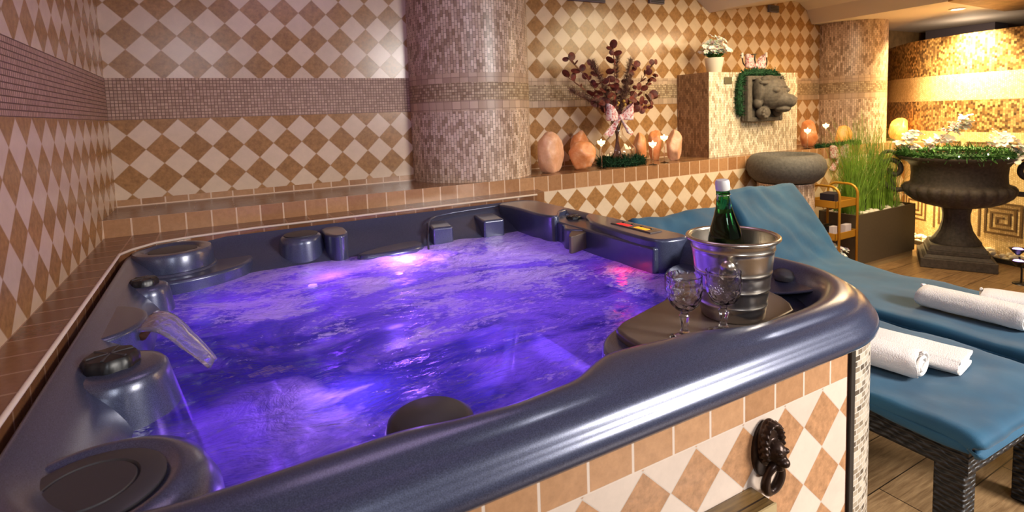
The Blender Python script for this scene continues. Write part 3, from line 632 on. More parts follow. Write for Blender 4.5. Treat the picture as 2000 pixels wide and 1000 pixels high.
# corner speaker disc, stepped block under it
tpart('corner_block', MB().lathe([(0.155, -0.20), (0.155, -0.10), (0.146, -0.085), (0.140, -0.083), (0.138, -0.030), (0.131, -0.016), (0.112, -0.012), (0.098, -0.016), (0.092, -0.024), (0.001, -0.026)], 56, 0.262, -0.322), M['shell'], smooth=40)
tpart('corner_block_step', MB().prism(smoothpoly([(0.15, -0.50), (0.26, -0.55), (0.42, -0.50), (0.53, -0.40), (0.55, -0.22), (0.2, -0.18)], 2), -0.30, -0.092), M['shell'], bevel=0.014)
tpart('corner_disc', MB().lathe([(0.082, -0.028), (0.082, -0.021), (0.074, -0.019), (0.001, -0.020)], 48, 0.262, -0.322), M['disc'], smooth=40)
tpart('speaker_surround', MB().lathe([(0.175, -0.20), (0.165, -0.10), (0.145, -0.060), (0.120, -0.048), (0.108, -0.048), (0.098, -0.056), (0.001, -0.058)], 64, 0.240, -1.850), M['shell'], smooth=50)
tpart('speaker_disc', MB().lathe([(0.094, -0.058), (0.094, -0.050), (0.088, -0.047), (0.062, -0.046), (0.059, -0.050), (0.056, -0.046), (0.001, -0.047)], 64, 0.240, -1.850), M['disc'], smooth=30)
# waterfall spout: a rounded arch block with a slot
wf = smoothpoly([(0.10, -0.92), (0.17, -0.93), (0.235, -1.00), (0.250, -1.09), (0.22, -1.18), (0.15, -1.23), (0.10, -1.24)], 2)
tpart('waterfall_spout', MB().prism(wf, -0.28, -0.040), M['shell'], bevel=0.022, seg=5)
tpart('spout_slot', MB().tube([(0.238, -1.00, -0.075), (0.254, -1.05, -0.062), (0.252, -1.10, -0.062), (0.235, -1.15, -0.075)], 0.010, 8), M['rust'], smooth=180)
# niche with two headrest blocks at the back, ridge arch round it
tpart('headrest_block', MB().prism([(1.30, -0.40), (1.40, -0.41), (1.43, -0.24), (1.33, -0.22)], -0.20, -0.062), M['shell'], bevel=0.012)
tpart('headrest_block', MB().prism([(1.56, -0.41), (1.67, -0.42), (1.70, -0.24), (1.59, -0.22)], -0.20, -0.058), M['shell'], bevel=0.012)
tpart('niche_ridge', MB().tube(cr([(1.250, -0.47, -0.15), (1.275, -0.40, -0.115), (1.305, -0.33, -0.078), (1.335, -0.265, -0.050), (1.40, -0.225, -0.040), (1.55, -0.212, -0.034), (1.80, -0.208, -0.030)], 6), 0.005, 8), M['shell'], smooth=180)
tpart('seat_jet_hump', MB().prism(smoothpoly([(0.90, -0.47), (1.00, -0.38), (1.18, -0.33), (1.25, -0.34), (1.25, -0.45), (1.1, -0.50)], 2), -0.25, -0.118), M['shell'], bevel=0.02)
# half-round pillow at the front rim
tpart('pillow', MB().lathe([(0.074, -0.105), (0.080, -0.090), (0.075, -0.072), (0.060, -0.062), (0.001, -0.058)], 48, 0.730, -1.907), M['disc'], smooth=50)
# filter lid in the front right corner, where the bucket and glasses stand
lidp = smoothpoly([(1.285, -1.735), (1.40, -1.70), (1.52, -1.665), (1.66, -1.63), (1.76, -1.66), (1.83, -1.76), (1.80, -1.86), (1.72, -1.935), (1.30, -1.935), (1.255, -1.88), (1.262, -1.78)], 1)
tpart('filter_lid', MB().prism(lidp, -0.110, -0.082), M['lid'], bevel=0.010)
tpart('filter_housing', MB().prism(smoothpoly([(1.20, -1.78), (1.28, -1.71), (1.40, -1.68), (1.62, -1.60), (1.78, -1.38), (1.95, -1.36), (1.95, -1.76), (1.84, -1.90), (1.72, -1.97), (1.20, -1.97), (1.17, -1.88)], 2), -0.30, -0.104), M['shell'], bevel=0.014)
def dish(u, v):
    a = -1.15 + u * 2.1; cx_, cy_ = 1.80, -1.66; r = 0.05 + 0.155 * v; z = -0.100 + 0.055 * v ** 1.6
    return (cx_ + r * math.cos(a) * 0.85, cy_ + r * math.sin(a) * 1.45, z)
tpart('corner_dish', MB().grid(dish, 40, 12), M['shell'], smooth=180, solid=0.006)
# underwater lamps
for (x, y, z, m) in [(1.825, -1.02, -0.135, 'led'), (1.828, -1.10, -0.135, 'led'), (1.83, -1.20, -0.135, 'ledred')]:
    tpart('underwater_lamp', MB().ball((x, y, z), 0.008, 10, 6), M[m], smooth=180)
for (x, y, z) in [(1.10, -0.50, -0.20), (0.74, -0.50, -0.19)]:
    tpart('underwater_lamp', MB().lathe([(0.018, z - 0.02), (0.017, z - 0.012), (0.001, z - 0.010)], 24, x, y), M['led'], smooth=40)
# water
def wz(x, y):
    p = Vector((x * 2.2, y * 3.6, 0)); a = noise.fractal(p * 1.4, 0.9, 2.2, 5)
    j = math.exp(-((x - 1.12) ** 2 + (y + 0.62) ** 2) / 0.06) + math.exp(-((x - 1.5) ** 2 + (y + 0.6) ** 2) / 0.05) + 0.6 * math.exp(-((x - 0.42) ** 2 + (y + 1.25) ** 2) / 0.03)
    return -0.142 + 0.0060 * a + 0.010 * j * noise.fractal(Vector((x * 14, y * 18, 3)), 0.9, 2.1, 4) + 0.008 * j * 0.4
outer = ring(.140, .20, .12, .15, -.14); cxw, cyw = 1.05, -1.13
b = MB(); RN = 110; ov = []
for k in range(RN + 1):
    t = 1 - (k / RN) ** 1.0
    for (x, y, z) in outer: X = cxw + (x - cxw) * t; Y = cyw + (y - cyw) * t; ov.append((X, Y, wz(X, Y)))
fs = []
for k in range(RN):
    for i in range(N): fs.append((k * N + i, k * N + (i + 1) % N, (k + 1) * N + (i + 1) % N, (k + 1) * N + i))
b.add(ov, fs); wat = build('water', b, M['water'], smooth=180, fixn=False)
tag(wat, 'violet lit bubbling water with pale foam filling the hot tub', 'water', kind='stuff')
# waterfall sheet
def jetmat():
    t = NT('falling_water'); t.set(Roughness=0.05, IOR=1.33); t.b.inputs['Transmission Weight'].default_value = 0.92; t.b.inputs['Base Color'].default_value = (0.90, 0.88, 1.0, 1)
    t.bump(t.noise(38, 3, dist=1.0), 0.6, 0.004); return t.m
b = MB()
def fall(u, v):
    s = v; x = 0.240 + 0.15 * s + 0.0; y = -1.085 - 0.165 * s; z = -0.056 + 0.012 * math.sin(PI * min(1, s * 1.6)) - 0.09 * s * s
    wd = 0.068 * (1 - 0.62 * s); a = (u - 0.5) * 2
    return (x + a * wd * 0.25, y + a * wd, z + 0.004 * noise.noise(Vector((u * 5, v * 2, 1))) + 0.006 * (1 - a * a))
b.grid(fall, 18, 24); o = build('water_jet', b, jetmat(), smooth=180, solid=0.010)
tag(o, 'clear arc of water pouring from the left spout into the tub', 'water jet')

# tiled surround of the tub: front panel, rounded mosaic corner
sur = thing('tub_surround', 'tan and white tiled surround under the tub rim with a mosaic corner', 'tub surround', (0, 0, FL))
b = MB(); vquad(b, 'y', YF, 0.003, 1.722, -0.2013, -0.100, 0); vquad(b, 'y', YF, 0.003, 1.722, FL, -0.2013, 1); b.box(0.003, 1.722, YF + 0.004, YF + 0.03, FL, -0.10, 2)
b.v = [(x, y, z - FL) for x, y, z in b.v]
build('front_panel', b, [M['sq_tub'], M['dia_tub'], M['rust']], sur, fixn=False)
b = MB().box(1.722, 1.730, YF + 0.002, YF + 0.03, 0, 0.745); build('raw_edge', b, M['rust'], sur)
b = MB().box(1.730, 1.748, YF - 0.006, YF + 0.03, 0, 0.742); build('edge_trim', b, M['blacktrim'], sur, bevel=0.002)
RR = 0.27; ccx, ccy = 1.748, YF + RR - 0.004
def corner(u, v):
    s = u * (PI / 2 * RR + 1.6); z = 0 + 0.743 * v
    if s < PI / 2 * RR: a = -PI / 2 + s / RR; return (ccx + RR * math.cos(a), ccy + RR * math.sin(a), z)
    return (ccx + RR, ccy + s - PI / 2 * RR, z)
b = MB(); b.grid(corner, 80, 1, uvfn=lambda u, v: (u * (PI / 2 * RR + 1.6), v * 0.743)); build('mosaic_corner', b, M['mos_corner'], sur, smooth=180, fixn=False)

# wooden step in front
t = thing('wooden_step', 'dark wooden step with a pale edge against the tiled tub front', 'step', (0.95, -2.10, FL))
build('tread', MB().box(-0.45, 0.424, -0.0205, 0.035, 0.47, 0.505), M['stepwood'], t, bevel=0.002)
build('edge_strip', MB().box(-0.45, 0.424, -0.0245, -0.0205, 0.468, 0.506), M['steptrim'], t)
build('riser', MB().box(-0.45, 0.420, -0.018, 0.033, 0.0, 0.47), M['stepwood'], t)
build('lower_tread', MB().box(-0.45, 0.46, -0.16, 0.030, 0.40, 0.432), M['stepwood'], t, bevel=0.002)

# lion head ring ornament on the tub front
t = thing('lion_ornament', 'dark bronze lion head door knocker with a ring on the tiled tub front', 'ornament', (1.413, YF, -0.282)); t.scale = (0.95, 1.0, 0.95)
b = MB()
for (c_, r_) in [((0, -0.012, 0.03), (0.034, 0.014, 0.055)), ((0, -0.030, 0.018), (0.022, 0.022, 0.026)), ((0, -0.046, 0.004), (0.014, 0.016, 0.012)), ((0, -0.036, -0.012), (0.013, 0.014, 0.010)),
                 ((-0.011, -0.046, 0.026), (0.008, 0.008, 0.006)), ((0.011, -0.046, 0.026), (0.008, 0.008, 0.006)), ((-0.024, -0.024, 0.045), (0.008, 0.01, 0.01)), ((0.024, -0.024, 0.045), (0.008, 0.01, 0.01))]:
    b.ball(c_, r_, 16, 12)
for k in range(15):
    a = -0.5 + k * (PI + 1.0) / 14; R0 = 0.030
    p0 = Vector((R0 * math.cos(a) * 0.8, -0.022, 0.035 + R0 * math.sin(a) * 1.2)); p1 = Vector((R0 * 1.45 * math.cos(a + 0.2) * 0.8, -0.018, 0.030 + R0 * 1.5 * math.sin(a + 0.2) * 1.15))
    b.tube([p0, (p0 + p1) / 2 + Vector((0, -0.008, 0)), p1], [0.006, 0.0075, 0.004], 8)
build('lion_head', b, M['bronze'], t, remesh=0.0022)
build('back_plate', MB().lathe([(0.040, 0.0), (0.040, 0.006), (0.034, 0.009), (0.001, 0.010)], 32, sy=1.6), M['bronze'], t, loc=(0, 0, 0.01), rot=(PI / 2, 0, 0), smooth=40)
rp = [(0.026 * math.sin(a), -0.026 + 0.006 * math.cos(a), -0.046 - 0.036 * math.cos(a)) for a in [2 * PI * k / 36 for k in range(36)]]
build('ring', MB().tube(rp, [0.0075 + 0.003 * abs(math.sin(3 * k * PI / 36)) for k in range(36)], 10, closed=True), M['bronze'], t, smooth=180)

# ------------------------------------------------------------------ champagne bucket, bottle, glasses
BX, BY, BZ = 1.585, -1.845, -0.082
t = thing('champagne_bucket', 'brushed steel champagne bucket on the tub corner lid holding a green bottle', 'bucket', (BX, BY, BZ))
pr = [(0.074, 0.0), (0.078, 0.003)]
for z in [0.038, 0.080, 0.122, 0.180]:
    r = 0.078 + (z / 0.205) * 0.026; g_ = 0.026 / 0.205; pr += [(r - 0.012 * g_, z - 0.012), (r - 0.004 * g_, z - 0.004), (r + 0.0012, z - 0.0022), (r + 0.0016, z), (r + 0.0012 , z + 0.0022), (r + 0.004 * g_, z + 0.004), (r + 0.012 * g_, z + 0.012)]
pr += [(0.104, 0.205)]; inner = [(0.101, 0.205), (0.100, 0.185), (0.076, 0.006), (0.001, 0.005)]
build('bucket_body', MB().lathe(pr + inner, 64, cap1=False), M['steel'], t, smooth=50)
build('rim', MB().tube([(0.110 * math.cos(a), 0.110 * math.sin(a), 0.206 + 0.0) for a in [2 * PI * k / 64 for k in range(64)]], 0.0055, 10, closed=True), M['steel'], t, smooth=180)
for (sgn, ang) in ((1, -2.55), (-1, 0.59)):
    ca, sa = math.cos(ang), math.sin(ang); h = build('handle_knob', MB().lathe([(0.007, 0.0), (0.007, 0.010), (0.014, 0.013), (0.016, 0.020), (0.011, 0.027), (0.001, 0.029)], 24), M['steel'], t, loc=(0.097 * ca, 0.097 * sa, 0.155), rot=(0, PI / 2, ang), smooth=50)
    rg = MB().tube([(0.004 + 0.0 * math.cos(a), 0.020 * math.sin(a), 0.012 - 0.0 + 0.0) if False else (0.020 + 0.020 * math.cos(a), 0.020 * math.sin(a), 0.008) for a in [2 * PI * k / 32 for k in range(32)]], 0.002, 8, closed=True)
    build('ring_handle', rg, M['steel'], h, smooth=180)
t = thing('champagne_bottle', 'green glass sparkling wine bottle with a white cap leaning in the steel bucket', 'bottle', (BX - 0.006, BY + 0.004, BZ + 0.008)); t.rotation_euler = (0.02, -0.10, 0); t.scale = (1, 1, 1)
bp_ = [(0.032, 0.0), (0.042, 0.004), (0.0445, 0.015), (0.0445, 0.175), (0.042, 0.200), (0.035, 0.228), (0.026, 0.255), (0.0195, 0.280), (0.0160, 0.308), (0.0168, 0.314), (0.0168, 0.322), (0.0150, 0.326), (0.0150, 0.334)]
build('bottle_glass', MB().lathe(bp_, 48), M['green'], t, smooth=50)
build('wine', MB().lathe([(0.028, 0.004), (0.040, 0.008), (0.0435, 0.018), (0.0435, 0.175), (0.041, 0.200), (0.034, 0.228), (0.0252, 0.255), (0.0215, 0.268)], 48), M['wine'], t, smooth=50)
build('cap', MB().lathe([(0.0165, 0.324), (0.0175, 0.326), (0.0175, 0.344), (0.015, 0.350), (0.001, 0.3515)], 32), M['capwhite'], t, smooth=40)
build('wire_clasp', MB().tube([(-0.017, 0, 0.318), (-0.021, 0, 0.308), (-0.018, 0, 0.298)], 0.0012, 6).tube([(0.0165 * math.cos(a), 0.0165 * math.sin(a), 0.312) for a in [2 * PI * k / 24 for k in range(24)]], 0.0012, 6, closed=True).tube([(0.017, 0, 0.318), (0.021, 0, 0.308), (0.018, 0, 0.298)], 0.0012, 6), M['steel'], t, smooth=180)
def wineglass(loc, label):
    t = thing('wine_glass', label, 'glass', loc, random.random() * 3, 'pressed wine glasses on the tub corner')
    bowl = [(0.008, 0.066), (0.020, 0.071), (0.032, 0.083), (0.039, 0.100), (0.0415, 0.118), (0.0405, 0.130), (0.0412, 0.1325), (0.0402, 0.135), (0.0405, 0.152), (0.0385, 0.1525), (0.0382, 0.137), (0.0390, 0.118), (0.0365, 0.101), (0.029, 0.086), (0.018, 0.0755), (0.001, 0.073)]
    build('bowl', MB().lathe(bowl, 48, cap0=False, cap1=False), M['cutglass'], t, smooth=60)
    build('stem', MB().lathe([(0.0085, 0.066), (0.0075, 0.060), (0.0125, 0.054), (0.0105, 0.045), (0.0075, 0.030), (0.009, 0.020), (0.013, 0.012)], 24, flute=lambda k, a: 1 + 0.06 * math.cos(8 * a)), M['glass'], t, smooth=50)
    build('foot', MB().lathe([(0.033, 0.0), (0.034, 0.002), (0.033, 0.004), (0.022, 0.008), (0.012, 0.013)], 40, flute=lambda k, a: 1 + 0.03 * math.cos(10 * a)), M['glass'], t, smooth=50)
wineglass((1.368, -1.888, -0.082), 'pressed clear wine goblet standing left, clear of the steel bucket')
wineglass((1.468, -1.915, -0.082), 'pressed clear wine goblet standing directly in front of the steel bucket')

# ------------------------------------------------------------------ sun loungers
def sweep_slab(path, W, T, nw=28, amp=0.006, seed=0, freq=3.0, edge=0.03, sag=None):
    """closed rounded slab swept along a path of (y, z) in the local frame; returns MB"""
    P = cr([(0, y, z) for y, z in path], 10); Nn = len(P); b = MB()
    loop = []
    for i in range(nw + 1): loop.append((-W / 2 + edge * 0.6 + (W - 1.2 * edge) * i / nw, T / 2, 1))
    for k in range(1, 6): a = PI / 2 - PI * k / 6; loop.append((W / 2 - edge * 0.6 + edge * 0.6 * math.cos(a), T / 2 * math.sin(a), 0.5))
    for i in range(9): loop.append((W / 2 - edge * 0.6 - (W - 1.2 * edge) * i / 8, -T / 2, 0))
    for k in range(1, 6): a = -PI / 2 - PI * k / 6; loop.append((-W / 2 + edge * 0.6 + edge * 0.6 * math.cos(a), T / 2 * math.sin(a), 0.5))
    m = len(loop); vs = []
    for k, q in enumerate(P):
        tn = (P[min(k + 1, Nn - 1)] - P[max(k - 1, 0)]).normalized(); nn = Vector((0, -tn.z, tn.y))
        if nn.z < 0: nn = -nn
        endf = min(1, min(k, Nn - 1 - k) / 2.5); endf = math.sqrt(1 - (1 - endf) ** 2) if endf < 1 else 1
        for (x, h, wgt) in loop:
            cr_ = 1 + 1.2 * max(0, min(1, (q.z - 0.42) / 0.08)); d = amp * cr_ * wgt * (noise.fractal(Vector((x * freq, q.y * freq * 1.2, seed + q.z)), 0.9, 2.1, 4) + 0.6 * abs(noise.noise(Vector((x * 2.1 * freq + q.y * freq * 2, q.y * freq * 0.8, seed + 5)))))
            dx = 0.5 * amp * (1 if abs(x) > W / 2 - edge else 0) * noise.noise(Vector((q.y * 6, x, seed)))
            vs.append(q + Vector((x * (0.985 + 0.015 * endf) + dx, 0, 0)) + nn * (h * (0.25 + 0.75 * endf) + d))
    fs = [tuple(range(m)), tuple((Nn - 1) * m + i for i in range(m))]
    for k in range(Nn - 1):
        for i in range(m): fs.append((k * m + i, k * m + (i + 1) % m, (k + 1) * m + (i + 1) % m, (k + 1) * m + i))
    return b.add(vs, fs)
def lounger(loc, rz, label, seed, W=0.66, hinge=1.25, top=(1.70, 0.80), amp=0.007):
    t = thing('sun_lounger', label, 'sun lounger', loc, rz)
    # local: foot end at y=0, head towards +y
    for sx in (-1, 1):
        for yy in (0.055, 1.72): build('leg', MB().box(sx * (W / 2 - 0.045) - 0.033, sx * (W / 2 - 0.045) + 0.033, yy - 0.037, yy + 0.037, 0, 0.33), M['rattan'], t, bevel=0.006)
    fb = MB().box(-W / 2 + 0.01, W / 2 - 0.01, 0.01, 0.04, 0.30, 0.378).box(-W / 2 + 0.01, W / 2 - 0.01, 1.74, 1.78, 0.30, 0.378).box(-W / 2 + 0.01, -W / 2 + 0.05, 0.04, 1.75, 0.30, 0.378).box(W / 2 - 0.05, W / 2 - 0.01, 0.04, 1.75, 0.30, 0.378)
    build('frame', fb, M['rattan'], t)
    ty, tz = top
    build('backrest_frame', MB().tube([(-W / 2 + 0.05, hinge + 0.03, 0.34), (-W / 2 + 0.05, ty + 0.02, tz - 0.10)], 0.015, 8).tube([(W / 2 - 0.05, hinge + 0.03, 0.34), (W / 2 - 0.05, ty + 0.02, tz - 0.10)], 0.015, 8), M['rattan'], t, smooth=180)
    path = [(0.0, 0.385), (0.02, 0.402), (0.3, 0.406), (0.7, 0.406), (hinge - 0.15, 0.408), (hinge, 0.425), (hinge + 0.12, 0.475), ((hinge + ty) / 2 + 0.05, (0.42 + tz) / 2 + 0.02), (ty, tz)]
    build('mattress', sweep_slab(path, W + 0.03, 0.056, amp=amp, seed=seed), M['teal'], t, smooth=180)
    # draped canvas cover hanging over the edges
    b = MB()
    for sx in (-1, 1):
        def side(u, v, sx=sx):
            y = 0.0 + u * (hinge + 0.02); h = 0.380 - 0.022 * v - 0.012 * noise.noise(Vector((y * 4, sx, seed))) * v
            return (sx * (W / 2 + 0.012 + 0.008 * v * noise.noise(Vector((y * 9, seed, sx)))), y, h + 0.02)
        b.grid(side, 40, 3)
    b.grid(lambda u, v: (-W / 2 - 0.01 + u * (W + 0.02), -0.012 - 0.004 * noise.noise(Vector((u * 7, seed, v))), 0.405 - 0.035 * v), 24, 3)
    build('cover_skirt', b, M['teal'], t, smooth=180, solid=0.006)
    return t
lounger((2.41, -2.17, FL), -0.02, 'teal canvas sun lounger on black rattan legs directly beside the tub corner', 3.0, W=0.585, hinge=0.90, top=(1.37, 0.775), amp=0.014)
lounger((3.11, -2.45, FL), -0.01, 'teal canvas sun lounger farther from the tub, its backrest in front of the basin stand', 9.0, W=0.575, hinge=1.30, top=(1.70, 0.84), amp=0.014)

# towels
def towel(label, loc, rz, Lh, a, bz, seed, folded=False):
    b = MB(); K = 44; NL = 26
    if not folded:
        def fn(u, v):
            th = 2 * PI * u; y = (v - 0.5) * Lh; e = 1.0 if 0.02 < v < 0.98 else 0.93
            lip = 0.05 * math.exp(-((u - 0.62) / 0.03) ** 2) if u < 0.62 else 0
            r = e * (1 + 0.05 * noise.fractal(Vector((math.cos(th) * 1.5, y * 9, seed + math.sin(th) * 1.5)), 0.9, 2, 4) + lip)
            return (math.copysign(abs(math.cos(th)) ** 0.85, math.cos(th)) * a * r, y + 0.006 * math.sin(th * 2 + seed), math.copysign(abs(math.sin(th)) ** 0.85, math.sin(th)) * bz * r + bz)
        b.grid(fn, K, NL, closed_u=True)
        for v in (0, 1):
            y = (v - 0.5) * Lh; ring_ = [fn(i / K, v) for i in range(K)]; c = (0, y - (0.010 if v == 0 else -0.010) * -1, bz)
            b.add(ring_ + [c], [(i, (i + 1) % K, K) for i in range(K)])
            sp = []
            for k in range(60): th = 2 * PI * 2.3 * k / 60; f = 0.15 + 0.80 * k / 60; sp.append((math.cos(th) * a * f, y + (0.002 if v else -0.002), bz + math.sin(th) * bz * f))
            b.tube(sp, 0.0055, 6)
    else:
        n = 0
        for k, (z0, w0, sh) in enumerate([(0.0, 1.0, 0.0), (0.017, 0.97, 0.004), (0.034, 0.99, -0.002)]):
            def fn(u, v, z0=z0, w0=w0, sh=sh):
                th = 2 * PI * u; y = (v - 0.5) * Lh + sh; x = math.copysign(abs(math.cos(th)) ** 0.35, math.cos(th)) * a * w0
                return (x, y, z0 + 0.010 + 0.009 * math.sin(th) + 0.004 * noise.noise(Vector((x * 12, y * 10, seed))))
            b.grid(fn, K, NL, closed_u=True)
            for v in (0, 1): b.add([fn(i / K, v) for i in range(K)], [tuple(range(K))])
        b.grid(lambda u, v: (-a * 0.90 - (0.028 * math.sin(PI * u)), (v - 0.5) * Lh, 0.005 + 0.045 * u), 10, NL)
    o = build('towel', b, M['towel'], smooth=60); o.location = loc; o.rotation_euler = (0, 0, rz)
    return tag(o, label, 'towel')
ST = FL + 0.436
towel('long rolled white towel lying on the far lounger, leftmost on it', (3.035, -1.81, ST), 0.02, 0.35, 0.062, 0.044, 1)
towel('white towel at the right edge of the photo beside the long rolled one', (3.25, -1.95, ST), 0.35, 0.36, 0.062, 0.040, 2)
towel('flat folded white towel with its open fold facing the lounger foot', (2.465, -1.85, ST), 0.14, 0.31, 0.066, 0.026, 3, folded=True)
towel('rolled white towel half hidden behind the tub corner on the near lounger', (2.305, -1.78, ST), 0.16, 0.34, 0.060, 0.040, 4)

# ------------------------------------------------------------------ basin on its mosaic stand
b = MB()
b.lathe([(0.195, 0.0), (0.195, 0.73)], 56); b.fuv = {}
for k in range(56): b.fuv[k] = [(0.205 * 2 * PI * k / 56, 0), (0.205 * 2 * PI * (k + 1) / 56, 0), (0.205 * 2 * PI * (k + 1) / 56, 0.73), (0.205 * 2 * PI * k / 56, 0.73)]
o = build('basin_stand', b, M['mos_col'], loc=(4.16, -0.22, FL), smooth=60); tag(o, 'round mosaic tiled pillar carrying the dark stone basin', 'stand')
o = build('stone_basin', MB().lathe([(0.15, 0.0), (0.21, 0.010), (0.252, 0.05), (0.272, 0.11), (0.262, 0.165), (0.235, 0.20), (0.212, 0.212), (0.19, 0.205), (0.17, 0.16), (0.001, 0.10)], 56, flute=lambda k, a: 1 + 0.02 * noise.noise(Vector((math.cos(a) * 2, math.sin(a) * 2, k)))), M['basin'], loc=(4.16, -0.22, FL + 0.73), smooth=60)
tag(o, 'rough charcoal stone bowl basin on the mosaic stand behind the lounger backrest', 'basin')

# ------------------------------------------------------------------ lion mask on the pillar
t = thing('lion_mask', 'dark carved stone animal head fountain plaque hanging on the pale mosaic pillar', 'wall fountain mask', (4.26, 0.09, 0.515))
b = MB().box(-0.215, 0.215, -0.045, 0.0, -0.185, 0.175)
build('plaque', b, M['stone'], t, bevel=0.02)
b = MB().box(-0.215, -0.165, -0.075, -0.04, -0.18, 0.17).box(-0.2, 0.2, -0.07, -0.04, 0.14, 0.172).box(-0.2, 0.21, -0.065, -0.04, -0.185, -0.15).box(0.17, 0.213, -0.07, -0.04, -0.18, 0.17)
build('plaque_border', b, M['stone'], t, bevel=0.008)
b = MB()
for (c_, r_) in [((0.02, -0.10, 0.035), (0.13, 0.10, 0.125)), ((0.07, -0.150, -0.02), (0.085, 0.08, 0.065)), ((0.10, -0.205, -0.03), (0.060, 0.045, 0.052)), ((0.08, -0.16, -0.09), (0.06, 0.06, 0.028)), ((0.06, -0.11, 0.10), (0.10, 0.06, 0.05)),
                 ((-0.03, -0.18, 0.055), (0.035, 0.025, 0.022)), ((0.11, -0.17, 0.055), (0.03, 0.025, 0.02)), ((-0.115, -0.085, 0.06), (0.026, 0.045, 0.095)), ((-0.085, -0.12, 0.115), (0.05, 0.03, 0.02)), ((0.03, -0.175, 0.082), (0.085, 0.022, 0.014)), ((0.135, -0.225, -0.015), (0.018, 0.018, 0.014)), ((0.07, -0.225, -0.015), (0.018, 0.018, 0.014)), ((0.155, -0.09, 0.07), (0.03, 0.03, 0.06)),
                 ((-0.06, -0.09, -0.115), (0.06, 0.05, 0.05)), ((-0.11, -0.08, -0.04), (0.035, 0.035, 0.04)), ((0.13, -0.08, -0.10), (0.05, 0.04, 0.05)), ((0.02, -0.08, 0.14), (0.09, 0.05, 0.035))]:
    b.ball(c_, r_, 20, 14)
for k in range(9): a = 2 * PI * k / 9; b.ball((-0.075 + 0.03 * math.cos(a), -0.125, -0.12 + 0.03 * math.sin(a)), 0.013, 8, 6)
build('head', b, M['stone'], t, remesh=0.005)
def fuzz(b, path, n, r, ln, seed, wd=0.006, flat=1.0):
    rnd = random.Random(seed); P = cr(path, 8)
    for k in range(n):
        q = P[rnd.randrange(len(P))].lerp(P[rnd.randrange(len(P))], 0) ; i = rnd.randrange(len(P) - 1); q = P[i].lerp(P[i + 1], rnd.random())
        d = Vector((rnd.gauss(0, 1), rnd.gauss(0, 1), rnd.gauss(0, 1) * flat)).normalized(); base = q + d * r * rnd.random() * 0.7; tip = base + (d + Vector((rnd.gauss(0, .4), rnd.gauss(0, .4), rnd.gauss(0, .4)))) * ln * rnd.uniform(0.5, 1)
        s = d.cross(Vector((rnd.random(), rnd.random(), rnd.random()))).normalized() * wd; b.add([base - s, base + s, tip + s * 0.5, tip - s * 0.5], [(0, 1, 2, 3)])
    return b
gp = [(4.015, 0.062, 0.40), (4.00, 0.06, 0.50), (4.005, 0.06, 0.60), (4.04, 0.06, 0.69), (4.16, 0.06, 0.715), (4.30, 0.06, 0.715), (4.42, 0.06, 0.70), (4.49, 0.06, 0.65), (4.50, 0.06, 0.56)]
gb = MB().tube(cr(gp, 5), 0.022, 7); fuzz(gb, gp, 3800, 0.024, 0.028, 5, 0.003)
tag(build('moss_garland', gb, M['moss']), 'dark green moss garland draped round the carved animal head plaque', 'garland')
t = thing('wall_sign', 'small grey square sign on the pale mosaic pillar left of the carved head', 'sign', (3.905, 0.086, 0.655))
build('sign_plate', MB().box(-0.043, 0.043, -0.004, 0.0, -0.026, 0.026), plain('sign_grey', (96, 88, 66), 0.4), t, bevel=0.002)

# ------------------------------------------------------------------ salt lamps
def rock(name, label, loc, r, mat, seed, facet=0.16):
    rnd = random.Random(seed); pl = [(Vector((rnd.gauss(0, 1), rnd.gauss(0, 1), rnd.gauss(0, 0.8))).normalized(), rnd.uniform(0.68, 0.92)) for _ in range(11)] + [(Vector((0, 0, -1)), 0.86)]
    def fn(d):
        k = 1.0
        for n_, h in pl:
            c_ = d.dot(n_)
            if c_ > 0.05: k = min(k, h / c_)
        return k * (1 + facet * 0.35 * noise.fractal(d * 1.6 + Vector((seed, 0, 0)), 0.9, 2.1, 3))
    o = build(name, MB().ball((0, 0, r[2] * 0.86), r, 36, 26, fn=fn), mat, loc=loc, rot=(0, 0, rnd.random() * 0.6), smooth=180)
    return tag(o, label, 'salt lamp')
Z = ZS
rock('salt_lamp', 'tall pale pink salt lamp, leftmost on the shelf beside the mosaic column', (2.325, 0.16, Z), (0.108, 0.085, 0.140), M['salt'], 1)
rock('salt_lamp', 'squat orange pink salt lamp in front of a darker one, left of the vase', (2.565, 0.14, Z), (0.106, 0.08, 0.104), M['salt2'], 2)
rock('salt_lamp', 'darker orange salt lamp peeking out behind the squat one', (2.66, 0.30, Z), (0.075, 0.06, 0.138), M['salt2'], 3)
rock('salt_lamp', 'orange salt lamp directly right of the glass vase', (3.14, 0.23, Z), (0.062, 0.055, 0.115), M['salt2'], 4)
rock('salt_lamp', 'dark orange salt lamp between two candle holders near the pillar', (3.33, 0.27, Z), (0.060, 0.05, 0.130), M['salt2'], 5)
rock('salt_lamp', 'blocky pale peach salt lamp nearest the square pillar', (3.395, 0.14, Z), (0.070, 0.06, 0.122), M['salt'], 6)
rock('salt_lamp', 'orange salt lamp right of the square pillar with a candle before it', (5.07, 0.19, Z), (0.10, 0.08, 0.128), M['salt2'], 7)
rock('salt_lamp', 'smooth egg shaped peach salt lamp in front of the far column', (5.36, 0.05, Z), (0.075, 0.07, 0.10), M['salt3'], 8)
rock('salt_lamp', 'big glowing orange salt lamp on the bench by the curved wall', (6.20, 0.00, Z), (0.105, 0.09, 0.118), M['salt3'], 9)
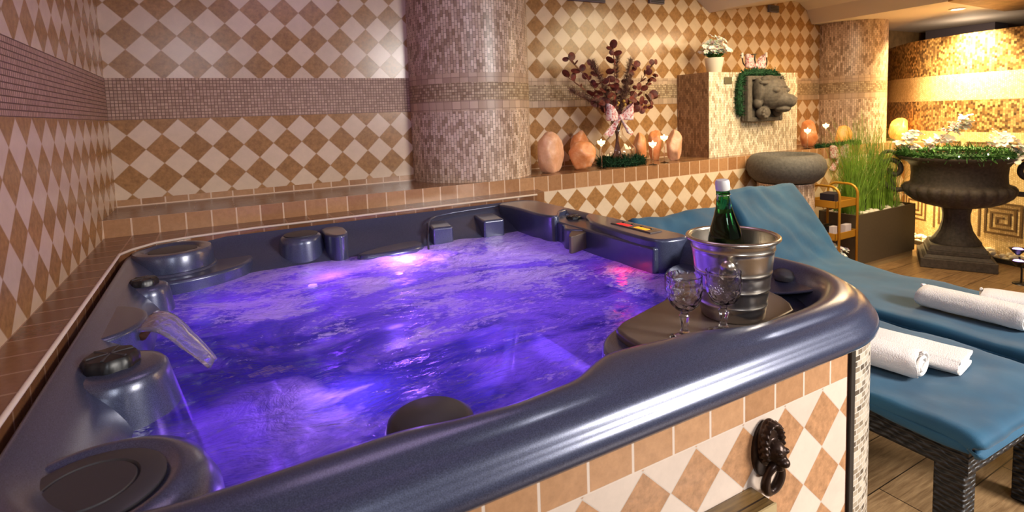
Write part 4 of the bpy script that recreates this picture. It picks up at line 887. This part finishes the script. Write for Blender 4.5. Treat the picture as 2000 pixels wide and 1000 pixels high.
# candle holders
def candle(loc, h, label):
    t = thing('candle_holder', label, 'candle holder', loc)
    build('glass_stem', MB().lathe([(0.032, 0.0), (0.030, 0.003), (0.006, 0.008), (0.004, 0.02), (0.004, h - 0.03), (0.008, h - 0.022), (0.026, h - 0.008), (0.034, h + 0.012), (0.032, h + 0.012), (0.024, h - 0.006), (0.001, h - 0.01)], 24, cap1=False), M['glass'], t, smooth=50)
    w_ = build('tealight', MB().lathe([(0.021, h - 0.008), (0.028, h + 0.008), (0.026, h + 0.009), (0.001, h + 0.009)], 20), M['wax'], t, smooth=40)
    build('flame', MB().lathe([(0.001, h + 0.009), (0.005, h + 0.013), (0.004, h + 0.017), (0.001, h + 0.022)], 10), M['flame'], w_, smooth=180)
candle((2.69, 0.10, Z), 0.175, 'tall thin glass candle holder left of the vase with a lit tealight')
candle((3.07, 0.02, Z), 0.145, 'short glass candle holder right of the vase with a lit tealight')
candle((3.235, 0.08, Z), 0.180, 'tall thin glass candle holder before the blocky salt lamp near the pillar')
candle((4.86, 0.06, Z), 0.155, 'glass candle holder just right of the square pillar with a lit tealight')
candle((5.185, 0.10, Z), 0.185, 'glass candle holder between the two salt lamps right of the pillar')
# vase
VX, VY = 2.90, 0.19
t = thing('glass_vase', 'clear round glass vase standing in a moss wreath on the shelf', 'vase', (VX, VY, Z))
build('vase_body', MB().lathe([(0.055, 0.0), (0.095, 0.02), (0.128, 0.07), (0.125, 0.12), (0.085, 0.17), (0.045, 0.21), (0.035, 0.25), (0.045, 0.30), (0.042, 0.30), (0.032, 0.25), (0.042, 0.21), (0.082, 0.17), (0.121, 0.12), (0.124, 0.07), (0.09, 0.024), (0.001, 0.008)], 40, cap1=False), M['glass'], t, smooth=60)
wp = [(0.15 * math.cos(a) + VX + 0.02, 0.10 * math.sin(a) + VY - 0.02, Z + 0.025) for a in [2 * PI * k / 24 for k in range(25)]]
b = MB().tube(wp[:-1], 0.022, 7, closed=True); fuzz(b, wp, 4000, 0.030, 0.032, 11, 0.0035); tag(build('moss_wreath', b, M['moss']), 'dark green moss wreath lying round the foot of the glass vase', 'wreath')
fl = thing('dried_bouquet', 'bouquet of burgundy eucalyptus and dried grasses in the glass vase', 'dried flowers', (VX, VY, Z + 0.02))
rnd = random.Random(4)
stems = MB(); leaves = MB(); plume = MB()
def leaf(b, c, d, r, rnd, elong=1.0):
    d = d.normalized(); a = d.cross(Vector((rnd.gauss(0, 1), -1, rnd.gauss(0, 1)))).normalized(); pts = []
    for k in range(12): th = 2 * PI * k / 12; pts.append(c + d * (math.cos(th) * r * elong + r * elong) + a * math.sin(th) * r)
    ctr = c + d * r * elong + a.cross(d) * r * 0.15; b.add([ctr] + pts, [(0, 1 + k, 1 + (k + 1) % 12) for k in range(12)])
ends = [(-0.42, -0.02, 0.72), (-0.40, 0.02, 0.60), (-0.36, 0.03, 0.50), (-0.25, -0.05, 0.68), (-0.15, 0.05, 0.66), (-0.10, -0.05, 0.55), (-0.02, 0, 0.80), (0.04, 0.03, 0.74), (0.12, -0.02, 0.70), (0.22, 0.04, 0.68), (0.34, -0.03, 0.70), (0.38, 0.0, 0.60), (0.36, -0.04, 0.46), (0.28, -0.05, 0.38), (-0.22, -0.06, 0.42), (0.16, 0.06, 0.50), (0.10, -0.03, 0.58)]
for k, e in enumerate(ends):
    e = Vector(e); m1 = Vector((e.x * 0.12, e.y * 0.3, 0.30)); m2 = Vector((e.x * 0.55, e.y * 0.7, 0.30 + (e.z - 0.30) * 0.6)); base = Vector((-e.x * 0.12, 0, 0.0))
    P = cr([base, m1, m2, e], 8); stems.tube(P, 0.0028, 5)
    if k in (0, 1, 3, 5, 6, 9, 10, 11, 12, 13, 14):
        R_ = 0.030 if k >= 9 else 0.026
        for q in range(9, len(P), 2):
            for sg in (-1, 1):
                d = Vector((rnd.gauss(0, 0.5) + sg * 0.8, rnd.gauss(0, 0.5), rnd.gauss(0.4, 0.5))); leaf(leaves, P[q], d, R_ * rnd.uniform(0.5, 1.1), rnd, 1.25 if k < 9 else 1.0)
    if k in (2, 4, 7, 8, 15, 16, 3, 14):
        for q in range(9, len(P)):
            for _ in range(60):
                d = Vector((rnd.gauss(0, 1), rnd.gauss(0, 1), rnd.gauss(0.6, 0.8))).normalized(); s = Vector((rnd.gauss(0, 1), rnd.gauss(0, 1), 0)).normalized() * 0.0018; a0 = P[q]; a1 = P[q] + d * rnd.uniform(0.02, 0.05)
                plume.add([a0 - s, a0 + s, a1 + s * 0.4, a1 - s * 0.4], [(0, 1, 2, 3)])
build('stems', stems, M['dry'], fl, smooth=180)['kind'] = 'stuff'; build('leaves', leaves, M['burg'], fl)['kind'] = 'stuff'; build('dried_plumes', plume, M['feather'], fl)['kind'] = 'stuff'
for k in range(5): build('yellow_bud', MB().ball((-0.02 + 0.03 * k - 0.02 * (k % 2), -0.03, 0.40 + 0.012 * (k % 3)), 0.012, 8, 6), plain('dry_yellow', (190, 150, 70), 0.8), fl, smooth=180)
def bow(loc, label, s=1.0, tails=True, rz=0):
    t = thing('ribbon_bow', label, 'bow', loc, rz)
    for sg in (-1, 1):
        def lp(u, v, sg=sg):
            a = 2 * PI * u; r = math.sin(a / 2); x = sg * (0.012 + 0.10 * r) * s; y = 0.028 * math.sin(a) * s; z = (0.020 + 0.055 * r ** 0.7) * (v - 0.5) * 2 * s * 0.75 + 0.04 * r * s
            return (x, y - 0.01 * s, z + 0.004 * math.sin(9 * v + 7 * u))
        build('loop', MB().grid(lp, 24, 8), M['ribbon'], t, smooth=180, solid=0.002)
        if tails:
            def tl(u, v, sg=sg): x = sg * (0.01 + 0.085 * v + (u - 0.5) * 0.05 * (0.4 + v)); z = -0.01 - 0.12 * v + 0.02 * abs(u - 0.5) * v * 2; return (x * s, (-0.012 - 0.012 * math.sin(u * 5)) * s, z * s)
            build('tail', MB().grid(tl, 8, 10), M['ribbon'], t, smooth=180, solid=0.002)
    build('knot', MB().ball((0, -0.02 * s, 0), (0.020 * s, 0.016 * s, 0.022 * s), 12, 8), M['ribbon'], t, smooth=180)
bow((2.87, 0.13, 0.41), 'floral pink ribbon bow tied round the neck of the glass vase', 1.0)
bow((4.28, 0.14, 0.775), 'floral pink ribbon bow on top of the square pillar above the carved head', 0.95)
bow((5.17, -0.02, 0.00), 'pale ribbon bow hanging at the shelf end beside the grass planter', 1.0)
# dark iron scroll candelabrum behind the bow
t = thing('iron_candelabra', 'thin dark iron scroll holder with small pale candles on top of the pillar', 'candelabra', (4.42, 0.24, 0.718))
build('iron_stand', MB().tube(cr([(0, 0, 0), (0.005, 0, 0.06), (-0.005, 0, 0.12), (0.0, 0, 0.165)]), 0.006, 8).tube(cr([(0, 0, 0.06), (0.06, 0, 0.03), (0.12, 0, 0.05), (0.15, 0, 0.10), (0.14, 0, 0.14)]), 0.005, 8).tube(cr([(0, 0, 0.08), (-0.07, 0, 0.05), (-0.14, 0, 0.08), (-0.16, 0, 0.13)]), 0.005, 8).tube([(-0.18, 0, 0.15), (0.02, 0, 0.165)], 0.004, 6).lathe([(0.04, 0), (0.03, 0.006), (0.01, 0.01)], 20), M['black'], t, smooth=60)
for x, z in ((0.14, 0.14), (-0.16, 0.13)): build('candle', MB().lathe([(0.011, z), (0.011, z + 0.04), (0.001, z + 0.042)], 12, x, 0), M['capwhite'], t, smooth=40)
# flower maker
def blossom(b, c, r, rnd, n=6):
    tilt = Vector((rnd.gauss(0, .5), rnd.gauss(-0.5, .5), 1)).normalized(); a = tilt.orthogonal().normalized(); e = tilt.cross(a)
    c0 = Vector(c)
    for k in range(n):
        th = 2 * PI * k / n; d = a * math.cos(th) + e * math.sin(th); s_ = tilt.cross(d) * r
        row = [(0.0, 0.04, 0.0), (0.30, 0.26, 0.16), (0.60, 0.38, 0.26), (0.88, 0.30, 0.26), (1.02, 0.10, 0.20)]; vs = []
        for (q, w_, h_) in row: vs += [c0 + d * r * q - s_ * w_ + tilt * r * (h_ + w_ * 0.25), c0 + d * r * q + tilt * r * h_, c0 + d * r * q + s_ * w_ + tilt * r * (h_ + w_ * 0.25)]
        fs = []
        for m in range(4): fs += [(3 * m, 3 * m + 1, 3 * m + 4, 3 * m + 3), (3 * m + 1, 3 * m + 2, 3 * m + 5, 3 * m + 4)]
        b.add(vs, fs)
def potted(loc, label, s, rs, nfl=60, spread=(0.075, 0.075, 0.06)):
    t = thing('potted_flower', label, 'potted plant', loc); rnd = random.Random(rs)
    build('pot', MB().lathe([(0.045 * s, 0), (0.048 * s, 0.004), (0.066 * s, 0.105 * s), (0.060 * s, 0.105 * s), (0.055 * s, 0.09 * s), (0.001, 0.088 * s)], 32), M['whitepot'], t, smooth=40)
    b = MB(); g = MB()
    for _ in range(nfl):
        c = (rnd.gauss(0, spread[0] * 0.55), rnd.gauss(0, spread[1] * 0.55), 0.105 * s + 0.03 + abs(rnd.gauss(0, spread[2] * 0.7))); blossom(b, c, rnd.uniform(0.018, 0.030), rnd)
    for _ in range(46):
        d = Vector((rnd.gauss(0, .6), rnd.gauss(0, .6), 1)).normalized(); c = Vector((0, 0, 0.09 * s)); leaf(g, c + d * 0.03, d, 0.012, rnd, 2.6)
    build('blossoms', b, M['petal'], t)['kind'] = 'stuff'; build('leaves', g, M['leaf'], t)['kind'] = 'stuff'
    return t
potted((3.885, 0.20, 0.718), 'white potted flowers standing on top of the square mosaic pillar', 1.12, 1, 130, (0.09, 0.08, 0.075))

# ------------------------------------------------------------------ gold trolley
cx0, cy0 = 4.52, -0.365
CT = thing('serving_trolley', 'three tier gold metal trolley with curved handles between basin and planter', 'trolley', (cx0, cy0, FL), 0.0)
tx0, tx1, ty0, ty1 = -0.135, 0.14, -0.105, 0.105
for z in (0.04, 0.29, 0.53):
    b = MB().box(tx0, tx1, ty0, ty1, z, z + 0.006).box(tx0, tx1, ty0, ty0 + 0.006, z, z + 0.055).box(tx0, tx1, ty1 - 0.006, ty1, z, z + 0.055).box(tx0, tx0 + 0.006, ty0, ty1, z, z + 0.055).box(tx1 - 0.006, tx1, ty0, ty1, z, z + 0.055)
    build('tray', b, M['gold'], CT, bevel=0.002)
for x in (tx0 + 0.03, tx1 - 0.015):
    pts = [(x, ty0 - 0.008, 0.02), (x, ty0 - 0.008, 0.62)] + [(x, ty0 + 0.062 - 0.07 * math.cos(a), 0.62 + 0.07 * math.sin(a)) for a in [PI / 2 * k / 6 for k in range(1, 7)]] + [(x, ty1 - 0.062 + 0.07 * math.sin(a), 0.62 + 0.07 * math.cos(a)) for a in [PI / 2 * k / 6 for k in range(0, 7)]] + [(x, ty1 + 0.008, 0.02)]
    build('frame_hoop', MB().tube(pts, 0.009, 10), M['gold'], CT, smooth=180)
for x in (tx0, tx1):
    for y in (ty0, ty1): build('wheel', MB().ball((x, y, 0.018), 0.018, 12, 8), M['black'], CT, smooth=180)
def item(name, mb, mat, loc, label, cat, rz=0, **k): return tag(build(name, mb, mat, loc=loc, rot=(0, 0, rz), **k), label, cat)
item('gift_box', MB().box(-0.07, 0.07, -0.05, 0.05, 0, 0.09), M['darkitem'], (cx0 - 0.03, cy0 + 0.0, FL + 0.541), 'dark navy patterned box on the top tray of the gold trolley', 'box', 0.2, bevel=0.004)
item('paper_sheet', MB().box(-0.115, 0.115, -0.07, 0.07, 0, 0.004), M['paper'], (cx0 + 0.0, cy0 - 0.015, FL + 0.536), 'pale paper sheet on the top tray of the gold trolley', 'paper', 0.15)
item('card_holder', MB().prism([(-0.045, -0.02), (0.045, -0.02), (0.045, 0.02), (-0.045, 0.02)], 0, 0.09), M['paper'], (cx0 + 0.07, cy0 - 0.06, FL + 0.2965), 'small white card standing on the middle trolley tray, the right one', 'card', 0.1)
item('card_holder', MB().prism([(-0.025, -0.015), (0.025, -0.015), (0.025, 0.015), (-0.025, 0.015)], 0, 0.095), M['paper'], (cx0 - 0.09, cy0 - 0.06, FL + 0.2965), 'small white card standing on the middle trolley tray, the left one', 'card')
item('dark_pouch', MB().ball((0, 0, 0.045), (0.10, 0.045, 0.045), 16, 10), M['black'], (cx0 - 0.02, cy0 + 0.04, FL + 0.2965), 'black rounded pouch at the back of the middle trolley tray', 'pouch', smooth=180)
potted((cx0 - 0.03, cy0 - 0.03, FL + 0.046), 'white potted flowers on the lowest tray of the gold trolley', 0.75, 5, 46, (0.08, 0.06, 0.05))
# ------------------------------------------------------------------ planter with grasses
PL = thing('planter_box', 'long taupe planter box with white pebbles and tall grasses', 'planter', (5.115, -0.305, FL))
hx, hy, ph = 0.43, 0.15, 0.445
b = MB().box(-hx, hx, -hy, -hy + 0.012, 0.05, ph).box(-hx, hx, hy - 0.012, hy, 0.05, ph).box(-hx, -hx + 0.012, -hy, hy, 0.05, ph).box(hx - 0.012, hx, -hy, hy, 0.05, ph)
build('box_walls', b, M['box'], PL, bevel=0.003); build('plinth', MB().box(-hx + 0.01, hx - 0.01, -hy + 0.01, hy - 0.01, 0, 0.055), M['steptrim'], PL); build('soil', MB().box(-hx + 0.013, hx - 0.013, -hy + 0.013, hy - 0.013, 0.05, ph - 0.035), M['soil'], PL)
pb = pe0.copy(); C.objects.link(pb); pb['label'] = 'white pebble on the soil of the taupe grass planter'; pb['group'] = 'white pebbles in the grass planter'
for i in range(60):
    o = pb if i == 0 else pb.copy()
    if i: C.objects.link(o)
    o.location = (5.115 + random.uniform(-hx + 0.045, hx - 0.045), -0.30 + random.uniform(-hy + 0.04, hy - 0.04), FL + ph - 0.022 + 0.004 * (i % 2)); o.rotation_euler = (0, 0, random.uniform(0, 6)); o.scale = (0.9, 0.9, 0.9)
for gi, (gx, gy, n_, hmax, labl) in enumerate([(4.80, -0.32, 420, 0.66, 'leftmost tuft of tall green grass in the planter, nearest the trolley'), (4.98, -0.28, 460, 0.78, 'second tuft of tall green grass from the left in the planter'), (5.17, -0.30, 460, 0.80, 'third tuft of tall green grass from the left in the planter'), (5.37, -0.32, 380, 0.66, 'rightmost tuft of tall green grass in the planter, beside the urn')]):
    b = MB(); rnd = random.Random(20 + gi)
    for _ in range(n_):
        a = rnd.uniform(0, 2 * PI); r0 = rnd.uniform(0, 0.10); h = hmax * 1.12 * (0.35 + 0.65 * rnd.random() ** 1.3); ln = rnd.gauss(0, 0.22) * h / 0.5; la = rnd.uniform(0, 2 * PI); ln = max(-0.28, min(0.28, ln))
        base = Vector((r0 * math.cos(a), r0 * math.sin(a), 0)); wd = rnd.uniform(0.0012, 0.0028); s = Vector((math.cos(a + 1), math.sin(a + 1), 0)) * wd; pv = None
        vs = []
        for k in range(6):
            t_ = k / 5; q = base + Vector((math.cos(la) * ln * t_ ** 2, math.sin(la) * ln * t_ ** 2 * 0.6, h * t_ * (1 - 0.1 * t_ * abs(ln) * 4))); ss = s * (1 - t_ * 0.85); vs += [q - ss, q + ss]
        b.add(vs, [(2 * k, 2 * k + 1, 2 * k + 3, 2 * k + 2) for k in range(5)])
    o = build('ornamental_grass', b, M['grass'], loc=(gx, gy, FL + ph - 0.04)); tag(o, labl, 'grass plant')
# pale plume
b = MB(); rnd = random.Random(77)
P = cr([(5.36, -0.40, -0.42), (5.37, -0.40, -0.1), (5.40, -0.41, 0.05), (5.47, -0.43, 0.10)], 10); b.tube(P, 0.002, 5)
for k in range(800):
    i = rnd.randrange(14, 30); q = P[i]; d = Vector((rnd.gauss(0, .5), rnd.gauss(0, .5), rnd.gauss(-.2, .5))); s = Vector((rnd.gauss(0, 1), rnd.gauss(0, 1), 0)).normalized() * 0.0012; b.add([q - s, q + s, q + d * 0.06], [(0, 1, 2)])
tag(build('plume_grass', b, plain('pale_plume', (176, 168, 120), 0.9)), 'pale feathery plume leaning between grasses and urn', 'plume')

# ------------------------------------------------------------------ urn
UX, UY = 5.53, -0.745; uz = math.atan2(-0.404, 0.212)
U = thing('garden_urn', 'large dark cast urn with scroll handles on a stepped square base', 'urn', (UX, UY, FL), uz)
def sq(b, h, z0, z1, h2=None):
    h2 = h2 or h; vs = [(x * h, y * h, z0) for x, y in ((-1, -1), (1, -1), (1, 1), (-1, 1))] + [(x * h2, y * h2, z1) for x, y in ((-1, -1), (1, -1), (1, 1), (-1, 1))]
    b.add(vs, [(3, 2, 1, 0), (4, 5, 6, 7), (0, 1, 5, 4), (1, 2, 6, 5), (2, 3, 7, 6), (3, 0, 4, 7)])
b = MB(); sq(b, 0.232, 0, 0.075); build('plinth', b, M['urn'], U, bevel=0.006)
b = MB(); sq(b, 0.215, 0.075, 0.10, 0.195); sq(b, 0.19, 0.10, 0.13); sq(b, 0.18, 0.13, 0.17, 0.165); build('stepped_base', b, M['urn'], U, bevel=0.004)
build('pedestal', MB().lathe([(0.160, 0.165), (0.165, 0.18), (0.135, 0.215), (0.105, 0.27), (0.088, 0.34), (0.086, 0.40), (0.096, 0.44), (0.10, 0.455), (0.092, 0.465)], 72, flute=lambda k, a: 1 + (0.035 * abs(math.sin(12 * a)) if 2 <= k <= 5 else 0)), M['urn'], U, smooth=60)
bowl = [(0.09, 0.455), (0.15, 0.462), (0.22, 0.480), (0.285, 0.508), (0.330, 0.545), (0.352, 0.585), (0.354, 0.612), (0.338, 0.632), (0.312, 0.642), (0.302, 0.655), (0.298, 0.72), (0.303, 0.78), (0.325, 0.812), (0.375, 0.835), (0.395, 0.850), (0.395, 0.862), (0.36, 0.865), (0.30, 0.80), (0.001, 0.78)]
build('bowl', MB().lathe(bowl, 240, flute=lambda k, a: 1 + (0.05 * (abs(math.cos(12 * a)) - 0.7) * min(1, k / 3) if 1 <= k <= 7 else 0)), M['urn'], U, smooth=60)
for sg in (-1, 1):
    pts = [(0.32, 0.585), (0.40, 0.575), (0.47, 0.62), (0.505, 0.70), (0.49, 0.785), (0.43, 0.82), (0.375, 0.79), (0.365, 0.735), (0.395, 0.70), (0.435, 0.715), (0.435, 0.75)]
    pts2 = [(0.36, 0.835), (0.43, 0.89), (0.49, 0.87), (0.505, 0.78)]
    b = MB().tube(cr([(sg * x, 0, z) for x, z in pts], 6), 0.020, 8).tube(cr([(sg * x, 0, z) for x, z in pts2], 5), 0.016, 8).tube(cr([(sg * 0.40, 0, 0.60), (sg * 0.43, 0, 0.67), (sg * 0.415, 0, 0.72)], 5), 0.012, 8)
    build('handle', b, M['urn'], U, smooth=180)
gp = [(UX + 0.37 * math.cos(a), UY + 0.37 * math.sin(a), FL + 0.885) for a in [2 * PI * k / 32 for k in range(33)]]
b = MB().tube(gp[:-1], 0.020, 6, closed=True); fuzz(b, gp, 2600, 0.03, 0.040, 31, 0.0045); tag(build('leaf_garland', b, M['leaf']), 'green leafy garland laid round the rim of the dark urn', 'garland')
for k, (a, r_) in enumerate([(-2.75, .37), (-2.35, .38), (-2.0, .37)]):
    o = build('fairy_light', MB().ball((0, 0, 0), 0.0045, 8, 6), M['lamp'], loc=(UX + (r_ + 0.03) * math.cos(a), UY + (r_ + 0.03) * math.sin(a), FL + 0.885 + 0.02 * math.sin(k * 2)), smooth=180); tag(o, 'tiny white fairy light bulb in the green garland of the urn', 'fairy light', 'fairy lights in the urn garland')
def orchid(base, pts, label, rs, n=12, r=0.04):
    t = thing('orchid_spray', label, 'flowers', base); rnd = random.Random(rs)
    P = cr(pts, 6); build('stem', MB().tube(P, 0.003, 6), M['dry'], t, smooth=180)
    for k in range(n):
        q = P[int(len(P) * (0.35 + 0.62 * k / n))] + Vector((rnd.gauss(0, .02), rnd.gauss(0, .02), rnd.gauss(0, .02))); b = MB(); blossom(b, q, r * rnd.uniform(0.75, 1.25), rnd, 5); blossom(b, q, r * 0.6, rnd, 5); build('blossom', b, M['petal'], t, smooth=180)
orchid((UX, UY, FL + 0.80), [(-0.05, 0.08, 0), (-0.10, 0.16, 0.10), (-0.02, 0.10, 0.20), (0.02, 0.03, 0.29), (0.0, -0.05, 0.30)], 'white orchid spray arching up from the left side of the urn', 1, 24, 0.046)
orchid((UX, UY, FL + 0.80), [(-0.02, 0.12, 0), (-0.16, 0.26, 0.12), (-0.18, 0.30, 0.18), (-0.08, 0.22, 0.24)], 'smaller white orchid spray leaning over the grass side of the urn', 2, 14, 0.042)
orchid((UX, UY, FL + 0.80), [(0.0, -0.10, 0), (0.0, -0.20, 0.13), (-0.02, -0.28, 0.19), (-0.05, -0.36, 0.13), (-0.08, -0.42, 0.06)], 'white orchid spray drooping over the right side of the urn', 3, 24, 0.046)
# small violet lamps by the pebbles at the right
t = thing('garden_lamp', 'small pair of violet lit spot lamps on a thin stand right of the urn', 'lamp', (5.30, -1.23, FL))
build('stand', MB().tube([(0, 0, 0.0), (0.0, 0, 0.10), (0.01, 0.02, 0.19)], 0.006, 8).lathe([(0.05, 0), (0.045, 0.006), (0.006, 0.012)], 24), M['black'], t, smooth=60)
for (x, y, z) in ((0.0, 0.02, 0.14), (0.015, 0.03, 0.22)):
    h = build('lamp_cup', MB().lathe([(0.012, z - 0.02), (0.03, z), (0.05, z + 0.025), (0.046, z + 0.025), (0.001, z + 0.003)], 24, x, y), M['black'], t, smooth=60)
    build('bulb', MB().ball((x, y, z + 0.018), (0.03, 0.03, 0.012), 16, 8), M['purplelamp'], h, smooth=180)
# moss strip on the right part of the shelf
gp = [(4.93, 0.02, Z + 0.012), (5.0, 0.03, Z + 0.012), (5.2, 0.02, Z + 0.02), (5.35, -0.02, Z + 0.03), (5.5, -0.02, Z + 0.02)]
b = MB().tube(cr(gp, 4), 0.012, 6); fuzz(b, gp, 1100, 0.018, 0.024, 41, 0.003); tag(build('moss_strip', b, M['moss']), 'strip of green moss along the shelf edge right of the square pillar', 'moss')
